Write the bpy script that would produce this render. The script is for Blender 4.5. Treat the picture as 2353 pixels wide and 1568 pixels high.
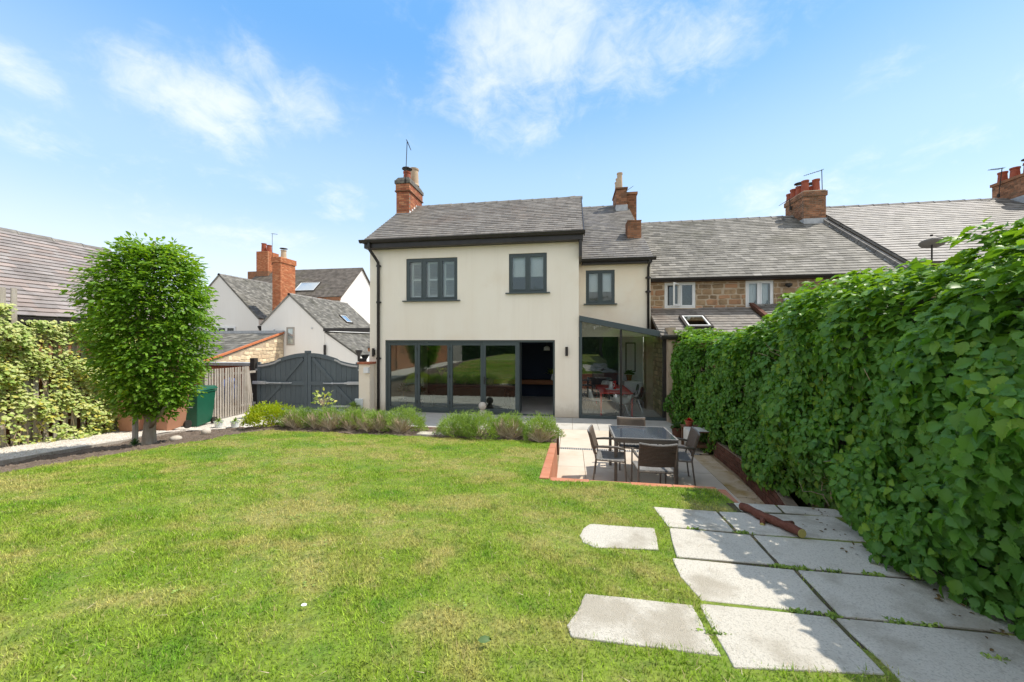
import bpy, bmesh, math, random
import numpy as np
from mathutils import Vector, Matrix

for _o in list(bpy.data.objects):
    bpy.data.objects.remove(_o)
R = math.radians
rng = random.Random(11)
nr = np.random.default_rng(11)
sc = bpy.context.scene
COL = sc.collection

# ------------------------------------------------------------------ camera
CAM_H = 2.36
cam_d = bpy.data.cameras.new('camera')
cam_d.sensor_width = 36.0
cam_d.lens = 36.0 * 850.0 / 2353.0
cam_d.clip_start = 0.05
cam_d.clip_end = 4000
cam = bpy.data.objects.new('camera', cam_d)
COL.objects.link(cam)
cam.location = (0, 0, CAM_H)
cam.rotation_euler = (R(90), 0, R(9))
sc.camera = cam

# ------------------------------------------------------------------ light, sky, exposure
SUN_V = Vector((0.57, 0.24, 1.0)).normalized()
SUN_EL = math.asin(SUN_V.z)
SUN_AZ = math.atan2(SUN_V.x, SUN_V.y)
sun_d = bpy.data.lights.new('sun', 'SUN')
sun_d.energy = 2.0
sun_d.angle = R(0.53)
sun_d.color = (1.0, 0.93, 0.82)
sun = bpy.data.objects.new('sun', sun_d)
COL.objects.link(sun)
sun.rotation_euler = (-SUN_V).to_track_quat('-Z', 'Y').to_euler()
sun.location = (8, 4, 20)
sc.view_settings.view_transform = 'Standard'
sc.view_settings.look = 'None'
sc.view_settings.exposure = 1.42
sc.view_settings.gamma = 1.0
sc.view_settings.use_curve_mapping = False
sc.cycles.use_denoising = True
sc.cycles.max_bounces = 8
sc.cycles.transparent_max_bounces = 16
sc.cycles.caustics_reflective = False
sc.cycles.caustics_refractive = False


class NT:
    """tiny node-tree helper"""
    def __init__(s, nt):
        s.nt = nt

    def n(s, typ, **kw):
        nd = s.nt.nodes.new('ShaderNode' + typ)
        for k, v in kw.items():
            if k.startswith('i_'):
                s.set(nd.inputs[k[2:].replace('_', ' ')], v)
            else:
                setattr(nd, k, v)
        return nd

    def set(s, sock, v):
        if hasattr(v, 'is_linked') or isinstance(v, bpy.types.NodeSocket):
            s.nt.links.new(v, sock)
        else:
            if sock.type == 'RGBA' and len(v) == 3:
                v = (*v, 1)
            sock.default_value = v

    def m(s, op, a, b=0.0, c=None, clamp=False):
        nd = s.nt.nodes.new('ShaderNodeMath')
        nd.operation = op
        nd.use_clamp = clamp
        s.set(nd.inputs[0], a)
        s.set(nd.inputs[1], b)
        if c is not None:
            s.set(nd.inputs[2], c)
        return nd.outputs[0]

    def mix(s, f, a, b, blend='MIX'):
        nd = s.nt.nodes.new('ShaderNodeMix')
        nd.data_type = 'RGBA'
        nd.blend_type = blend
        s.set(nd.inputs[0], f)
        s.set(nd.inputs[6], a)
        s.set(nd.inputs[7], b)
        return nd.outputs[2]

    def smooth(s, x, lo, hi):
        nd = s.nt.nodes.new('ShaderNodeMapRange')
        nd.interpolation_type = 'SMOOTHSTEP'
        s.set(nd.inputs[0], x)
        nd.inputs[1].default_value = lo
        nd.inputs[2].default_value = hi
        return nd.outputs[0]

    def noise(s, vec, scale, detail=4, rough=0.55, dist=0.0):
        nd = s.nt.nodes.new('ShaderNodeTexNoise')
        if vec is not None:
            s.nt.links.new(vec, nd.inputs['Vector'])
        nd.inputs['Scale'].default_value = scale
        nd.inputs['Detail'].default_value = detail
        nd.inputs['Roughness'].default_value = rough
        nd.inputs['Distortion'].default_value = dist
        return nd.outputs[0]


world = bpy.data.worlds.new('World')
sc.world = world
world.use_nodes = True
wt = world.node_tree
wt.nodes.clear()
W = NT(wt)
sky = W.n('TexSky', sky_type='NISHITA', sun_disc=False, sun_elevation=SUN_EL, sun_rotation=SUN_AZ,
          altitude=100, air_density=1.0, dust_density=0.6, ozone_density=1.6)
hsv = W.n('HueSaturation', i_Saturation=1.12, i_Value=1.0, i_Color=sky.outputs[0])
tc = W.n('TexCoord')
sep = W.n('SeparateXYZ', i_Vector=tc.outputs['Generated'])
dx_, dy_, dz_ = sep.outputs
az_ = W.m('ARCTAN2', dx_, dy_)
el_ = W.m('ARCSINE', dz_)
# cloud deck seen in perspective: direction projected on a plane overhead
zz = W.m('ADD', W.m('MAXIMUM', dz_, 0.0), 0.42)
pl = W.n('CombineXYZ', i_X=W.m('DIVIDE', dx_, zz), i_Y=W.m('DIVIDE', dy_, zz), i_Z=0.0)
n1 = W.noise(pl.outputs[0], 4.2, 9, 0.62, 0.6)
n2 = W.noise(pl.outputs[0], 14.0, 8, 0.66, 0.5)
nn = W.m('ADD', W.m('MULTIPLY', n1, 0.58), W.m('MULTIPLY', n2, 0.42))
# (azimuth, elevation, half widths, weight) of the cumulus banks, in view
CL = [(-49.0, 26.2, 8.5, 4.6, 1.0), (-39.5, 29.0, 7.0, 4.0, .8), (-43.5, 31.5, 5, 3, .7), (-33.5, 19.2, 4.0, 3.0, .62),
      (-5.5, 39.5, 14, 7.5, 1.02), (-13, 34.5, 9, 6, .75), (9.0, 37, 15, 6, .8), (-6.0, 30.5, 8, 4, .55),
      (36, 27.5, 5, 2.6, .62), (27, 17.2, 6.5, 3.2, .66), (-41.5, 19.2, 5, 2.0, .5), (-62.5, 23.5, 4, 2.0, .62),
      (-62, 18.5, 4, 2, .6), (-45, 13.2, 13, 2.2, .5), (38, 20, 8, 2.2, .4), (46, 22, 6, 2, .35), (-60, 35, 5, 3, .5), (5, 13.5, 13, 3, .36)]
mask = None
for a, e, ra, re, wgt in CL:
    da = W.m('SUBTRACT', az_, R(a))
    da = W.m('WRAP', da, math.pi, -math.pi)
    qa = W.m('POWER', W.m('ABSOLUTE', W.m('DIVIDE', da, R(ra))), 2.0)
    qe = W.m('POWER', W.m('ABSOLUTE', W.m('DIVIDE', W.m('SUBTRACT', el_, R(e)), R(re))), 2.0)
    g = W.m('MULTIPLY', W.m('EXPONENT', W.m('MULTIPLY', W.m('ADD', qa, qe), -0.9)), wgt)
    mask = g if mask is None else W.m('MAXIMUM', mask, g)
# denser cumulus added out of view, overhead and behind, to raise the fill light
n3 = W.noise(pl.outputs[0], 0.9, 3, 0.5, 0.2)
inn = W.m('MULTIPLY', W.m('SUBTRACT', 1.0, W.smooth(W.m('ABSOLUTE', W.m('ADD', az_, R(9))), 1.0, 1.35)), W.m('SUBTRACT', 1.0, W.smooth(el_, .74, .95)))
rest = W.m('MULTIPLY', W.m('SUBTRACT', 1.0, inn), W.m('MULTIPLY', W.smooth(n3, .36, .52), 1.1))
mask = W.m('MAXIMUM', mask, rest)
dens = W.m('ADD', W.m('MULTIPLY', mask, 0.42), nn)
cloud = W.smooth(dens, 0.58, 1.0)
# the clear-air gradient: deep at the zenith, pale towards the horizon
ramp = W.n('ValToRGB')
W.set(ramp.inputs[0], W.m('DIVIDE', W.m('MAXIMUM', el_, 0.0), math.pi / 2))
cr0 = ramp.color_ramp
cr0.interpolation = 'EASE'
SK = 0.372
for k_, (p_, c_) in enumerate([(0.0, (.93, .95, .97)), (.09, (.80, .89, .97)), (.21, (.50, .72, .95)), (.43, (.165, .445, .88)), (1.0, (.13, .38, .80))]):
    e_ = cr0.elements[k_] if k_ < 2 else cr0.elements.new(p_)
    e_.position = p_
    e_.color = (*c_, 1)
grad = W.n('VectorMath', operation='SCALE')
W.set(grad.inputs[0], ramp.outputs[0])
grad.inputs['Scale'].default_value = 1.0 / SK
skyc = W.mix(0.85, hsv.outputs[0], grad.outputs[0])
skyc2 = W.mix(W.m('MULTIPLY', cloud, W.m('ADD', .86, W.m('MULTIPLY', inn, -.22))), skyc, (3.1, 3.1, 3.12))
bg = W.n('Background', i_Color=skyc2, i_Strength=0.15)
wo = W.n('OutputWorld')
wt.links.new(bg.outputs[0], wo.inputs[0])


# ------------------------------------------------------------------ mesh + object helpers
RM = {}   # name -> inverse matrix of thing roots


def link(o, parent=None, local=False):
    COL.objects.link(o)
    if parent is not None:
        o.parent = parent
        if not local and parent.name in RM:
            o.matrix_parent_inverse = RM[parent.name]
    return o


def thing(name, label, cat, loc=(0, 0, 0), rz=0.0, group=None, kind=None):
    o = bpy.data.objects.new(name, None)
    o.empty_display_size = 0.2
    COL.objects.link(o)
    o.location = loc
    o.rotation_euler = (0, 0, rz)
    tag(o, label, cat, group, kind)
    RM[o.name] = (Matrix.Translation(loc) @ Matrix.Rotation(rz, 4, 'Z')).inverted()
    return o


def tag(o, label=None, cat=None, group=None, kind=None):
    if label: o['label'] = label
    if cat: o['category'] = cat
    if group: o['group'] = group
    if kind: o['kind'] = kind
    return o


def copy_tree(o, parent=None):
    c = o.copy()
    COL.objects.link(c)
    if parent is not None:
        c.parent = parent
    for ch in list(o.children):
        copy_tree(ch, c)
    return c


class MB:
    def __init__(s):
        s.v = []
        s.f = []

    def add(s, vs, fs):
        b = len(s.v)
        s.v += [tuple(p) for p in vs]
        s.f += [tuple(b + i for i in f) for f in fs]
        return s

    def box(s, x0, y0, z0, x1, y1, z1):
        return s.hexa([(x0, y0, z0), (x1, y0, z0), (x1, y1, z0), (x0, y1, z0),
                       (x0, y0, z1), (x1, y0, z1), (x1, y1, z1), (x0, y1, z1)])

    def hexa(s, p):
        return s.add(p, [(0, 3, 2, 1), (4, 5, 6, 7), (0, 1, 5, 4), (1, 2, 6, 5), (2, 3, 7, 6), (3, 0, 4, 7)])

    def beam(s, a, b, w, h, up=(0, 0, 1)):
        a, b = Vector(a), Vector(b)
        d = (b - a).normalized()
        u = Vector(up)
        sd = d.cross(u)
        if sd.length < 1e-4:
            sd = d.cross(Vector((0, 1, 0)))
        sd.normalize()
        u = sd.cross(d)
        sd, u = sd * (w / 2), u * (h / 2)
        return s.hexa([a - sd - u, a + sd - u, b + sd - u, b - sd - u, a - sd + u, a + sd + u, b + sd + u, b - sd + u])

    def prism(s, poly, ext):
        n = len(poly)
        e = Vector(ext)
        vs = [Vector(p) for p in poly]
        return s.add(vs + [v + e for v in vs],
                     [tuple(range(n)), tuple(range(2 * n - 1, n - 1, -1))] +
                     [(i, (i + 1) % n, n + (i + 1) % n, n + i) for i in range(n)])

    def tube(s, pts, rad, n=8, cap=True):
        pts = [Vector(p) for p in pts]
        rad = rad if isinstance(rad, (list, tuple)) else [rad] * len(pts)
        rings = []
        prev = None
        for i, p in enumerate(pts):
            d = (pts[min(i + 1, len(pts) - 1)] - pts[max(i - 1, 0)]).normalized()
            if prev is None:
                a = d.cross(Vector((0, 0, 1)))
                if a.length < 1e-3:
                    a = d.cross(Vector((1, 0, 0)))
            else:
                a = prev - d * prev.dot(d)
            a.normalize()
            prev = a
            b = d.cross(a)
            rings.append([p + (a * math.cos(t) + b * math.sin(t)) * rad[i] for t in [2 * math.pi * k / n for k in range(n)]])
        vs = [v for r in rings for v in r]
        fs = []
        for i in range(len(pts) - 1):
            for k in range(n):
                fs.append((i * n + k, i * n + (k + 1) % n, (i + 1) * n + (k + 1) % n, (i + 1) * n + k))
        if cap:
            fs += [tuple(range(n - 1, -1, -1)), tuple(range((len(pts) - 1) * n, len(pts) * n))]
        return s.add(vs, fs)

    def lathe(s, prof, c, n=16, cap=True):
        vs = []
        fs = []
        for r, z in prof:
            vs += [(c[0] + r * math.cos(2 * math.pi * k / n), c[1] + r * math.sin(2 * math.pi * k / n), c[2] + z) for k in range(n)]
        for i in range(len(prof) - 1):
            for k in range(n):
                fs.append((i * n + k, i * n + (k + 1) % n, (i + 1) * n + (k + 1) % n, (i + 1) * n + k))
        if cap:
            fs += [tuple(range(n - 1, -1, -1)), tuple(range((len(prof) - 1) * n, len(prof) * n))]
        return s.add(vs, fs)

    def ball(s, c, r, n=12, m=8, sq=(1, 1, 1)):
        prof = [(max(1e-4, math.sin(math.pi * i / m)), -math.cos(math.pi * i / m)) for i in range(m + 1)]
        b = len(s.v)
        s.lathe(prof, (0, 0, 0), n)
        for i in range(b, len(s.v)):
            x, y, z = s.v[i]
            s.v[i] = (c[0] + x * r * sq[0], c[1] + y * r * sq[1], c[2] + z * r * sq[2])
        return s

    def grid(s, fn, nu, nv):
        vs = [fn(i / nu, j / nv) for j in range(nv + 1) for i in range(nu + 1)]
        fs = [(j * (nu + 1) + i, j * (nu + 1) + i + 1, (j + 1) * (nu + 1) + i + 1, (j + 1) * (nu + 1) + i)
              for j in range(nv) for i in range(nu)]
        return s.add(vs, fs)

    def mesh(s, name, mat, smooth=False, fix=True):
        me = bpy.data.meshes.new(name)
        me.from_pydata(s.v, [], s.f)
        if fix:
            bm = bmesh.new()
            bm.from_mesh(me)
            bmesh.ops.recalc_face_normals(bm, faces=bm.faces)
            bm.to_mesh(me)
            bm.free()
        if mat: me.materials.append(mat)
        if smooth:
            me.polygons.foreach_set('use_smooth', [True] * len(me.polygons))
        me.update()
        return me

    def build(s, name, mat, parent=None, smooth=False, bevel=0.0, local=False, fix=True, **kw):
        o = bpy.data.objects.new(name, s.mesh(name, mat, smooth, fix))
        link(o, parent, local)
        if bevel:
            m = o.modifiers.new('bevel', 'BEVEL')
            m.width = bevel
            m.segments = 2
            m.limit_method = 'ANGLE'
        if kw: tag(o, **kw)
        return o


def obj(name, mesh, parent=None, mw=None, local=False):
    o = bpy.data.objects.new(name, mesh)
    link(o, parent, local)
    if mw is not None:
        o.matrix_basis = mw
    return o


def mesh_np(name, V, F, mat, parent=None, smooth=False, **kw):
    V = np.asarray(V, dtype=np.float32)
    F = np.asarray(F, dtype=np.int32)
    me = bpy.data.meshes.new(name)
    me.vertices.add(len(V))
    me.vertices.foreach_set('co', V.ravel())
    k = F.shape[1]
    me.loops.add(F.size)
    me.loops.foreach_set('vertex_index', F.ravel())
    me.polygons.add(len(F))
    me.polygons.foreach_set('loop_start', np.arange(len(F), dtype=np.int32) * k)
    me.update(calc_edges=True)
    me.materials.append(mat)
    if smooth:
        me.polygons.foreach_set('use_smooth', np.ones(len(F), dtype=bool))
    o = bpy.data.objects.new(name, me)
    link(o, parent)
    if kw: tag(o, **kw)
    return o


CUBE_V = np.array([(x, y, z) for z in (0, 1) for y in (0, 1) for x in (0, 1)], dtype=float)
CUBE_F = np.array([(0, 2, 3, 1), (4, 5, 7, 6), (0, 1, 5, 4), (1, 3, 7, 5), (3, 2, 6, 7), (2, 0, 4, 6)])


def proj(x, y, z):
    r = x * math.cos(R(9)) + y * math.sin(R(9))
    f = -x * math.sin(R(9)) + y * math.cos(R(9))
    if f < 0.1: return (-9999, -9999, f)
    return (1176.5 + 850 * r / f, 784 - 850 * (z - CAM_H) / f, f)


# ------------------------------------------------------------------ materials
def rnd_socket(T):
    g = T.n('NewGeometry')
    oi = T.n('ObjectInfo')
    s = T.m('FRACT', T.m('ADD', T.m('MULTIPLY', g.outputs['Random Per Island'], 7.31), T.m('MULTIPLY', oi.outputs['Random'], 5.77)))
    return g, s


def stdmat(name, c1, c2=None, scale=3.0, rough=0.8, bump=0.0, bscale=40.0, jit=0.0, c3=None, c3_scale=1.0, c3_amt=0.5,
           metal=0.0, spec=0.3, det=6, stretch=None, c4=None, streak=None, splash=None, lo=.35, hi=.65, c3_lo=.5, c3_hi=.72):
    m = bpy.data.materials.new(name)
    m.use_nodes = True
    m.node_tree.nodes.clear()
    T = NT(m.node_tree)
    g, rs = rnd_socket(T)
    pos = g.outputs['Position']
    if stretch:
        pos = T.n('VectorMath', operation='MULTIPLY', i_Vector=pos)
        pos.inputs[1].default_value = stretch
        pos = pos.outputs[0]
    col = c1
    if c2:
        col = T.mix(T.smooth(T.noise(pos, scale, det, 0.6), lo, hi), c1, c2)
    if c4:   # whole pieces that differ in colour
        col = T.mix(T.smooth(T.m('FRACT', T.m('MULTIPLY', rs, 17.3)), .55, .85), col, c4)
    if c3:
        col = T.mix(T.m('MULTIPLY', T.smooth(T.noise(g.outputs['Position'], c3_scale, 5, 0.6), c3_lo, c3_hi), c3_amt), col, c3)
    if streak:   # rain streaks run down the wall
        sv = T.n('VectorMath', operation='MULTIPLY', i_Vector=g.outputs['Position'])
        sv.inputs[1].default_value = (5.5, 5.5, .28)
        col = T.mix(T.m('MULTIPLY', T.smooth(T.noise(sv.outputs[0], 1.0, 6, .65), .48, .74), streak[0]), col, streak[1])
    if splash:   # earth splashed on the foot of the wall
        sz = T.n('SeparateXYZ', i_Vector=g.outputs['Position'])
        hh = T.m('ADD', sz.outputs[2], T.m('MULTIPLY', T.noise(g.outputs['Position'], 7, 5, .7), .5))
        col = T.mix(T.m('MULTIPLY', T.smooth(T.m('MULTIPLY', hh, -1.0), -.75, -.25), splash[0]), col, splash[1])
    if jit:
        h = T.n('HueSaturation', i_Color=col)
        T.set(h.inputs['Value'], T.m('ADD', T.m('MULTIPLY', rs, 2 * jit), 1 - jit))
        col = h.outputs[0]
    b = T.n('BsdfPrincipled', i_Roughness=rough, i_Metallic=metal)
    T.set(b.inputs['Base Color'], col)
    b.inputs['Specular IOR Level'].default_value = spec
    if bump:
        bp = T.n('Bump', i_Strength=min(1, bump), i_Distance=0.01 * max(1, bump))
        T.set(bp.inputs['Height'], T.noise(pos, bscale, 5, 0.6))
        T.set(b.inputs['Normal'], bp.outputs[0])
    o = T.n('OutputMaterial')
    T.nt.links.new(b.outputs[0], o.inputs[0])
    return m


def leafmat(name, c1, c2, c3=None, rough=0.4, trans=0.3, pscale=1.5, spec=0.4, c3_lo=.6, tint=(1.6, 1.5, .5), young_sunlit=None):
    m = bpy.data.materials.new(name)
    m.use_nodes = True
    m.node_tree.nodes.clear()
    T = NT(m.node_tree)
    g, rs = rnd_socket(T)
    col = T.mix(rs, c1, c2)
    if c3:
        k = T.m('FRACT', T.m('MULTIPLY', rs, 13.7))
        pn = T.noise(g.outputs['Position'], pscale, 3)
        col = T.mix(T.smooth(T.m('ADD', T.m('MULTIPLY', k, .55), T.m('MULTIPLY', pn, .75)), c3_lo, c3_lo + .25), col, c3)
    if young_sunlit:   # young leaves plus sunlight on the hedge top, painted paler with height
        zz_n = T.n('SeparateXYZ', i_Vector=g.outputs['Position'])
        kk = T.m('MULTIPLY', T.smooth(T.m('ADD', zz_n.outputs[2], T.m('MULTIPLY', rs, .5)), young_sunlit[0], young_sunlit[1]), young_sunlit[3])
        col = T.mix(kk, col, young_sunlit[2])
    b = T.n('BsdfPrincipled', i_Roughness=rough)
    b.inputs['Specular IOR Level'].default_value = spec
    T.set(b.inputs['Base Color'], col)
    tr = T.n('BsdfTranslucent')
    T.set(tr.inputs['Color'], T.mix(1.0, col, tint, 'MULTIPLY'))
    mx = T.n('MixShader')
    mx.inputs[0].default_value = trans
    T.nt.links.new(b.outputs[0], mx.inputs[1])
    T.nt.links.new(tr.outputs[0], mx.inputs[2])
    o = T.n('OutputMaterial')
    T.nt.links.new(mx.outputs[0], o.inputs[0])
    return m


def glassmat(name, tint=(.86, .93, .9), refl=1.7, base=0.05):
    m = bpy.data.materials.new(name)
    m.use_nodes = True
    m.node_tree.nodes.clear()
    T = NT(m.node_tree)
    fr = T.n('Fresnel', i_IOR=1.5)
    f = T.m('ADD', T.m('MULTIPLY', fr.outputs[0], refl), base, clamp=True)
    tr = T.n('BsdfTransparent', i_Color=tint)
    gl = T.n('BsdfGlossy', i_Roughness=0.0, i_Color=(.95, 1, .98))
    mx = T.n('MixShader', i_Fac=f)
    T.nt.links.new(tr.outputs[0], mx.inputs[1])
    T.nt.links.new(gl.outputs[0], mx.inputs[2])
    o = T.n('OutputMaterial')
    T.nt.links.new(mx.outputs[0], o.inputs[0])
    return m


MT = {}
MT['render'] = stdmat('cream_render', (.88, .80, .67), (.90, .83, .71), .7, .9, .25, 160, c3=(.76, .63, .46), c3_scale=.5, c3_amt=.35, stretch=(1, 1, .5), streak=(.13, (.66, .56, .43)), splash=(.6, (.50, .41, .30)))
MT['render_w'] = stdmat('white_render', (.85, .815, .75), (.82, .78, .71), .6, .9, .2, 120, stretch=(1, 1, .4), streak=(.14, (.62, .58, .50)))
MT['render_pk'] = stdmat('pink_cream_render', (.87, .745, .57), (.89, .80, .65), .8, .9, .25, 160, c3=(.7, .52, .38), c3_scale=.9, c3_amt=.3)
MT['slate'] = stdmat('slate', (.15, .133, .115), (.22, .20, .175), 5.0, .62, .3, 60, jit=.20, c3=(.16, .125, .10), c3_scale=.8, c3_amt=.6, c4=(.19, .175, .155), spec=.3)
MT['slate_o'] = stdmat('old_slate', (.10, .094, .079), (.175, .165, .14), 3.0, .66, .4, 60, jit=.22, c3=(.07, .067, .045), c3_scale=.9, c3_amt=.8, c4=(.21, .198, .172), spec=.25)
MT['slate_s'] = stdmat('silver_slate', (.125, .115, .10), (.21, .195, .172), 4.0, .55, .3, 60, jit=.20, c3=(.2, .18, .165), c3_scale=1.1, c3_amt=.7, c4=(.15, .14, .128), spec=.25)
MT['slate_d'] = stdmat('brown_slate', (.10, .085, .07), (.15, .13, .11), 2.0, .75, .4, 50, jit=.2, c3=(.10, .09, .05), c3_scale=.7, c3_amt=.5)
MT['tile'] = stdmat('clay_tile', (.30, .275, .262), (.25, .22, .208), 4.0, .8, .4, 60, jit=.16, c3=(.13, .115, .10), c3_scale=1.6, c3_amt=.7, c4=(.31, .255, .23))
MT['ridge'] = stdmat('ridge_tile', (.17, .16, .15), (.24, .225, .2), 5, .8, .4, 50, jit=.15)
MT['black'] = stdmat('black_gutter', (.022, .019, .017), (.032, .028, .025), 5, .45, spec=.4)
MT['grey_frame'] = stdmat('anthracite_frame', (.06, .078, .08), (.064, .084, .086), 5, .42, spec=.45)
MT['gate'] = stdmat('grey_gate_paint', (.115, .138, .148), (.125, .15, .16), 6, .55, .2, 60, jit=.06, stretch=(6, 6, .5))
MT['post'] = stdmat('dark_post', (.03, .025, .022), (.045, .038, .032), 10, .8, .4, 40, stretch=(5, 5, .6))
MT['metal'] = stdmat('galvanised_metal', (.52, .53, .53), (.62, .63, .63), 8, .45, metal=.4, spec=.5)
MT['wood'] = stdmat('weathered_wood', (.36, .32, .27), (.46, .42, .37), 9, .85, .5, 60, jit=.14, stretch=(6, 6, .35), c3=(.25, .2, .15), c3_scale=2.5, c3_amt=.5)
MT['brown_wood'] = stdmat('brown_wood', (.13, .07, .04), (.20, .11, .06), 9, .7, .4, 50, jit=.12, stretch=(1, 5, 5))
MT['brick'] = stdmat('red_brick', (.40, .135, .065), (.30, .10, .055), 9, .85, .5, 80, jit=.22, c4=(.46, .20, .10))
MT['brick_old'] = stdmat('weathered_brick', (.30, .13, .065), (.20, .105, .06), 7, .9, .6, 70, jit=.25, c4=(.36, .17, .09), c3=(.12, .09, .055), c3_scale=2.2, c3_amt=.75)
MT['plinth'] = stdmat('dark_brown_brick', (.13, .055, .035), (.10, .045, .028), 5, .9, .4, 50, jit=.15)  # brick darkened so its colour carries the shade on the planter wall
MT['brick_or'] = stdmat('orange_brick', (.48, .165, .07), (.40, .13, .055), 7, .85, .4, 80, jit=.16, c4=(.54, .23, .11))
MT['mortar'] = stdmat('mortar', (.40, .35, .28), (.32, .28, .22), 12, .95, .5, 120)
MT['mortar_d'] = stdmat('sooty_mortar', (.26, .205, .15), (.2, .155, .11), 12, .95, .5, 120)
MT['mortar_or'] = stdmat('orange_mortar', (.50, .27, .16), (.44, .22, .12), 12, .95, .5, 120)
MT['blue_brick'] = stdmat('blue_brick', (.10, .09, .08), (.16, .15, .125), 8, .8, .4, 60, jit=.2)
MT['pot_red'] = stdmat('terracotta_red', (.36, .09, .045), (.30, .075, .04), 6, .7, .2, 30, c3=(.16, .06, .04), c3_scale=3, c3_amt=.5)
MT['pot_buff'] = stdmat('buff_clay', (.56, .42, .28), (.48, .36, .24), 5, .75, .2, 30)
MT['lead'] = stdmat('lead', (.36, .37, .38), (.47, .48, .48), 6, .6, .2, 20, metal=.2)
MT['stone'] = stdmat('sandstone', (.36, .25, .145), (.27, .18, .10), 5, .9, .6, 40, jit=.24, c4=(.40, .22, .12), c3=(.14, .095, .06), c3_scale=3.5, c3_amt=.6)
MT['stone_sh'] = stdmat('dark_green_stone', (.05, .055, .03), (.07, .07, .04), 4, .95, .5, 40)  # dark green backing seen through gaps in the creeper
MT['stone_m'] = stdmat('stone_mortar', (.50, .40, .29), (.43, .33, .23), 6, .95, .5, 60)
MT['rubble'] = stdmat('rubble_stone', (.74, .61, .42), (.63, .50, .33), 5, .9, .6, 40, jit=.2, c4=(.5, .38, .25))
MT['white'] = stdmat('white_paint', (.88, .88, .86), rough=.5)
MT['upvc'] = stdmat('white_frame', (.80, .80, .78), (.74, .74, .72), 2, .4, spec=.4)
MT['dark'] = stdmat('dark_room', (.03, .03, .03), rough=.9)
MT['room'] = stdmat('room_paint', (.80, .80, .77), (.77, .77, .74), 1, .9)
MT['navy'] = stdmat('navy_paint', (.02, .028, .05), (.024, .034, .06), 1, .8)
MT['tile_floor'] = stdmat('grey_floor', (.46, .445, .415), (.52, .50, .47), 1.5, .35, spec=.4)
MT['shelf'] = stdmat('shelf_wood', (.32, .13, .05), (.24, .09, .035), 6, .5, stretch=(.6, 6, 6))
MT['blind'] = stdmat('blind_fabric', (.86, .86, .85), (.82, .82, .81), 2, .9)
MT['concrete'] = stdmat('grey_paving', (.44, .425, .39), (.50, .485, .445), 1.2, .85, .3, 90, c3=(.29, .27, .22), c3_scale=2, c3_amt=.5)
MT['patio'] = stdmat('cream_paving', (.53, .455, .37), (.59, .515, .43), 1.3, .85, .3, 90, jit=.04, c3=(.42, .31, .19), c3_scale=1.2, c3_amt=.55, c3_lo=.52, c3_hi=.75)
MT['patio_moss'] = stdmat('mossy_paving', (.46, .35, .22), (.54, .44, .31), 3, .9, .4, 90, c3=(.30, .20, .05), c3_scale=2.2, c3_amt=.9, lo=.4, hi=.6)
MT['slab'] = stdmat('concrete_slab', (.455, .425, .36), (.63, .595, .515), 95, .92, 1.0, 170, jit=.05, c3=(.35, .31, .24), c3_scale=2.3, c3_amt=.7, lo=.34, hi=.52, c3_lo=.48, c3_hi=.66, det=8)
MT['edging'] = stdmat('terracotta_edging', (.44, .17, .09), (.50, .22, .13), 4, .85, .3, 60, jit=.12, c3=(.36, .25, .17), c3_scale=3, c3_amt=.5)
MT['gravel'] = stdmat('pale_gravel', (.70, .66, .59), (.52, .48, .42), 38, .95, 1.2, 90, c3=(.44, .37, .29), c3_scale=9, c3_amt=.5)
MT['pebble'] = stdmat('pebble', (.70, .66, .60), (.60, .55, .48), 8, .9, jit=.3, c4=(.5, .42, .34))
MT['soil'] = stdmat('soil', (.115, .085, .062), (.17, .13, .10), 9, .98, 1.5, 45, c3=(.23, .19, .145), c3_scale=22, c3_amt=.6)
MT['dirt'] = stdmat('dirt', (.24, .17, .10), (.34, .25, .155), 6, .95, .8, 60, c3=(.20, .135, .035), c3_scale=2.5, c3_amt=.8)
MT['dish'] = stdmat('dish_grey', (.26, .255, .25), (.30, .295, .29), 4, .6)
MT['joint'] = stdmat('mossy_joint', (.065, .052, .032), (.09, .085, .04), 9, .95, .8, 60, c3=(.18, .14, .09), c3_scale=6, c3_amt=.6)
MT['ground'] = stdmat('ground', (.16, .14, .11), (.2, .18, .14), 1, .95)
MT['bark'] = stdmat('grey_bark', (.26, .22, .17), (.36, .32, .26), 14, .9, .8, 40, stretch=(1, 1, .3))
MT['twig'] = stdmat('dry_twig', (.46, .35, .25), (.56, .45, .34), 8, .9, jit=.25)
MT['log'] = stdmat('red_bark', (.125, .042, .026), (.17, .065, .042), 22, .85, 1.0, 60, stretch=(2.5, .7, 2.5))
MT['log_end'] = stdmat('cut_wood', (.46, .40, .13), (.40, .34, .11), 25, .8)
MT['rattan'] = stdmat('brown_rattan', (.15, .115, .085), (.105, .08, .06), 60, .7, 1.0, 90, stretch=(1, 1, 3))
MT['sling'] = stdmat('grey_weave', (.25, .245, .235), (.18, .175, .165), 70, .65, .8, 120)
MT['chair_fr'] = stdmat('grey_brown_metal', (.10, .087, .070), (.12, .105, .085), 6, .45, spec=.5)
MT['table_gl'] = stdmat('smoked_glass_top', (.045, .055, .070), (.052, .063, .078), 3, .06, spec=.9)
MT['bin_g'] = stdmat('green_plastic', (.006, .085, .045), (.007, .095, .052), 3, .45, .1, 40, spec=.4)
MT['bin_b'] = stdmat('brown_plastic', (.38, .19, .115), (.35, .17, .10), 3, .5, .1, 40)
MT['bucket'] = stdmat('pale_bucket', (.66, .70, .70), (.58, .62, .62), 5, .5)
MT['red'] = stdmat('red_lacquer', (.62, .016, .014), rough=.3, spec=.5)
MT['shell_w'] = stdmat('white_shell', (.78, .80, .80), rough=.35)
MT['shell_d'] = stdmat('dark_shell', (.05, .05, .048), rough=.35)
MT['chrome'] = stdmat('chrome', (.7, .7, .68), rough=.25, metal=.8)
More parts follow.
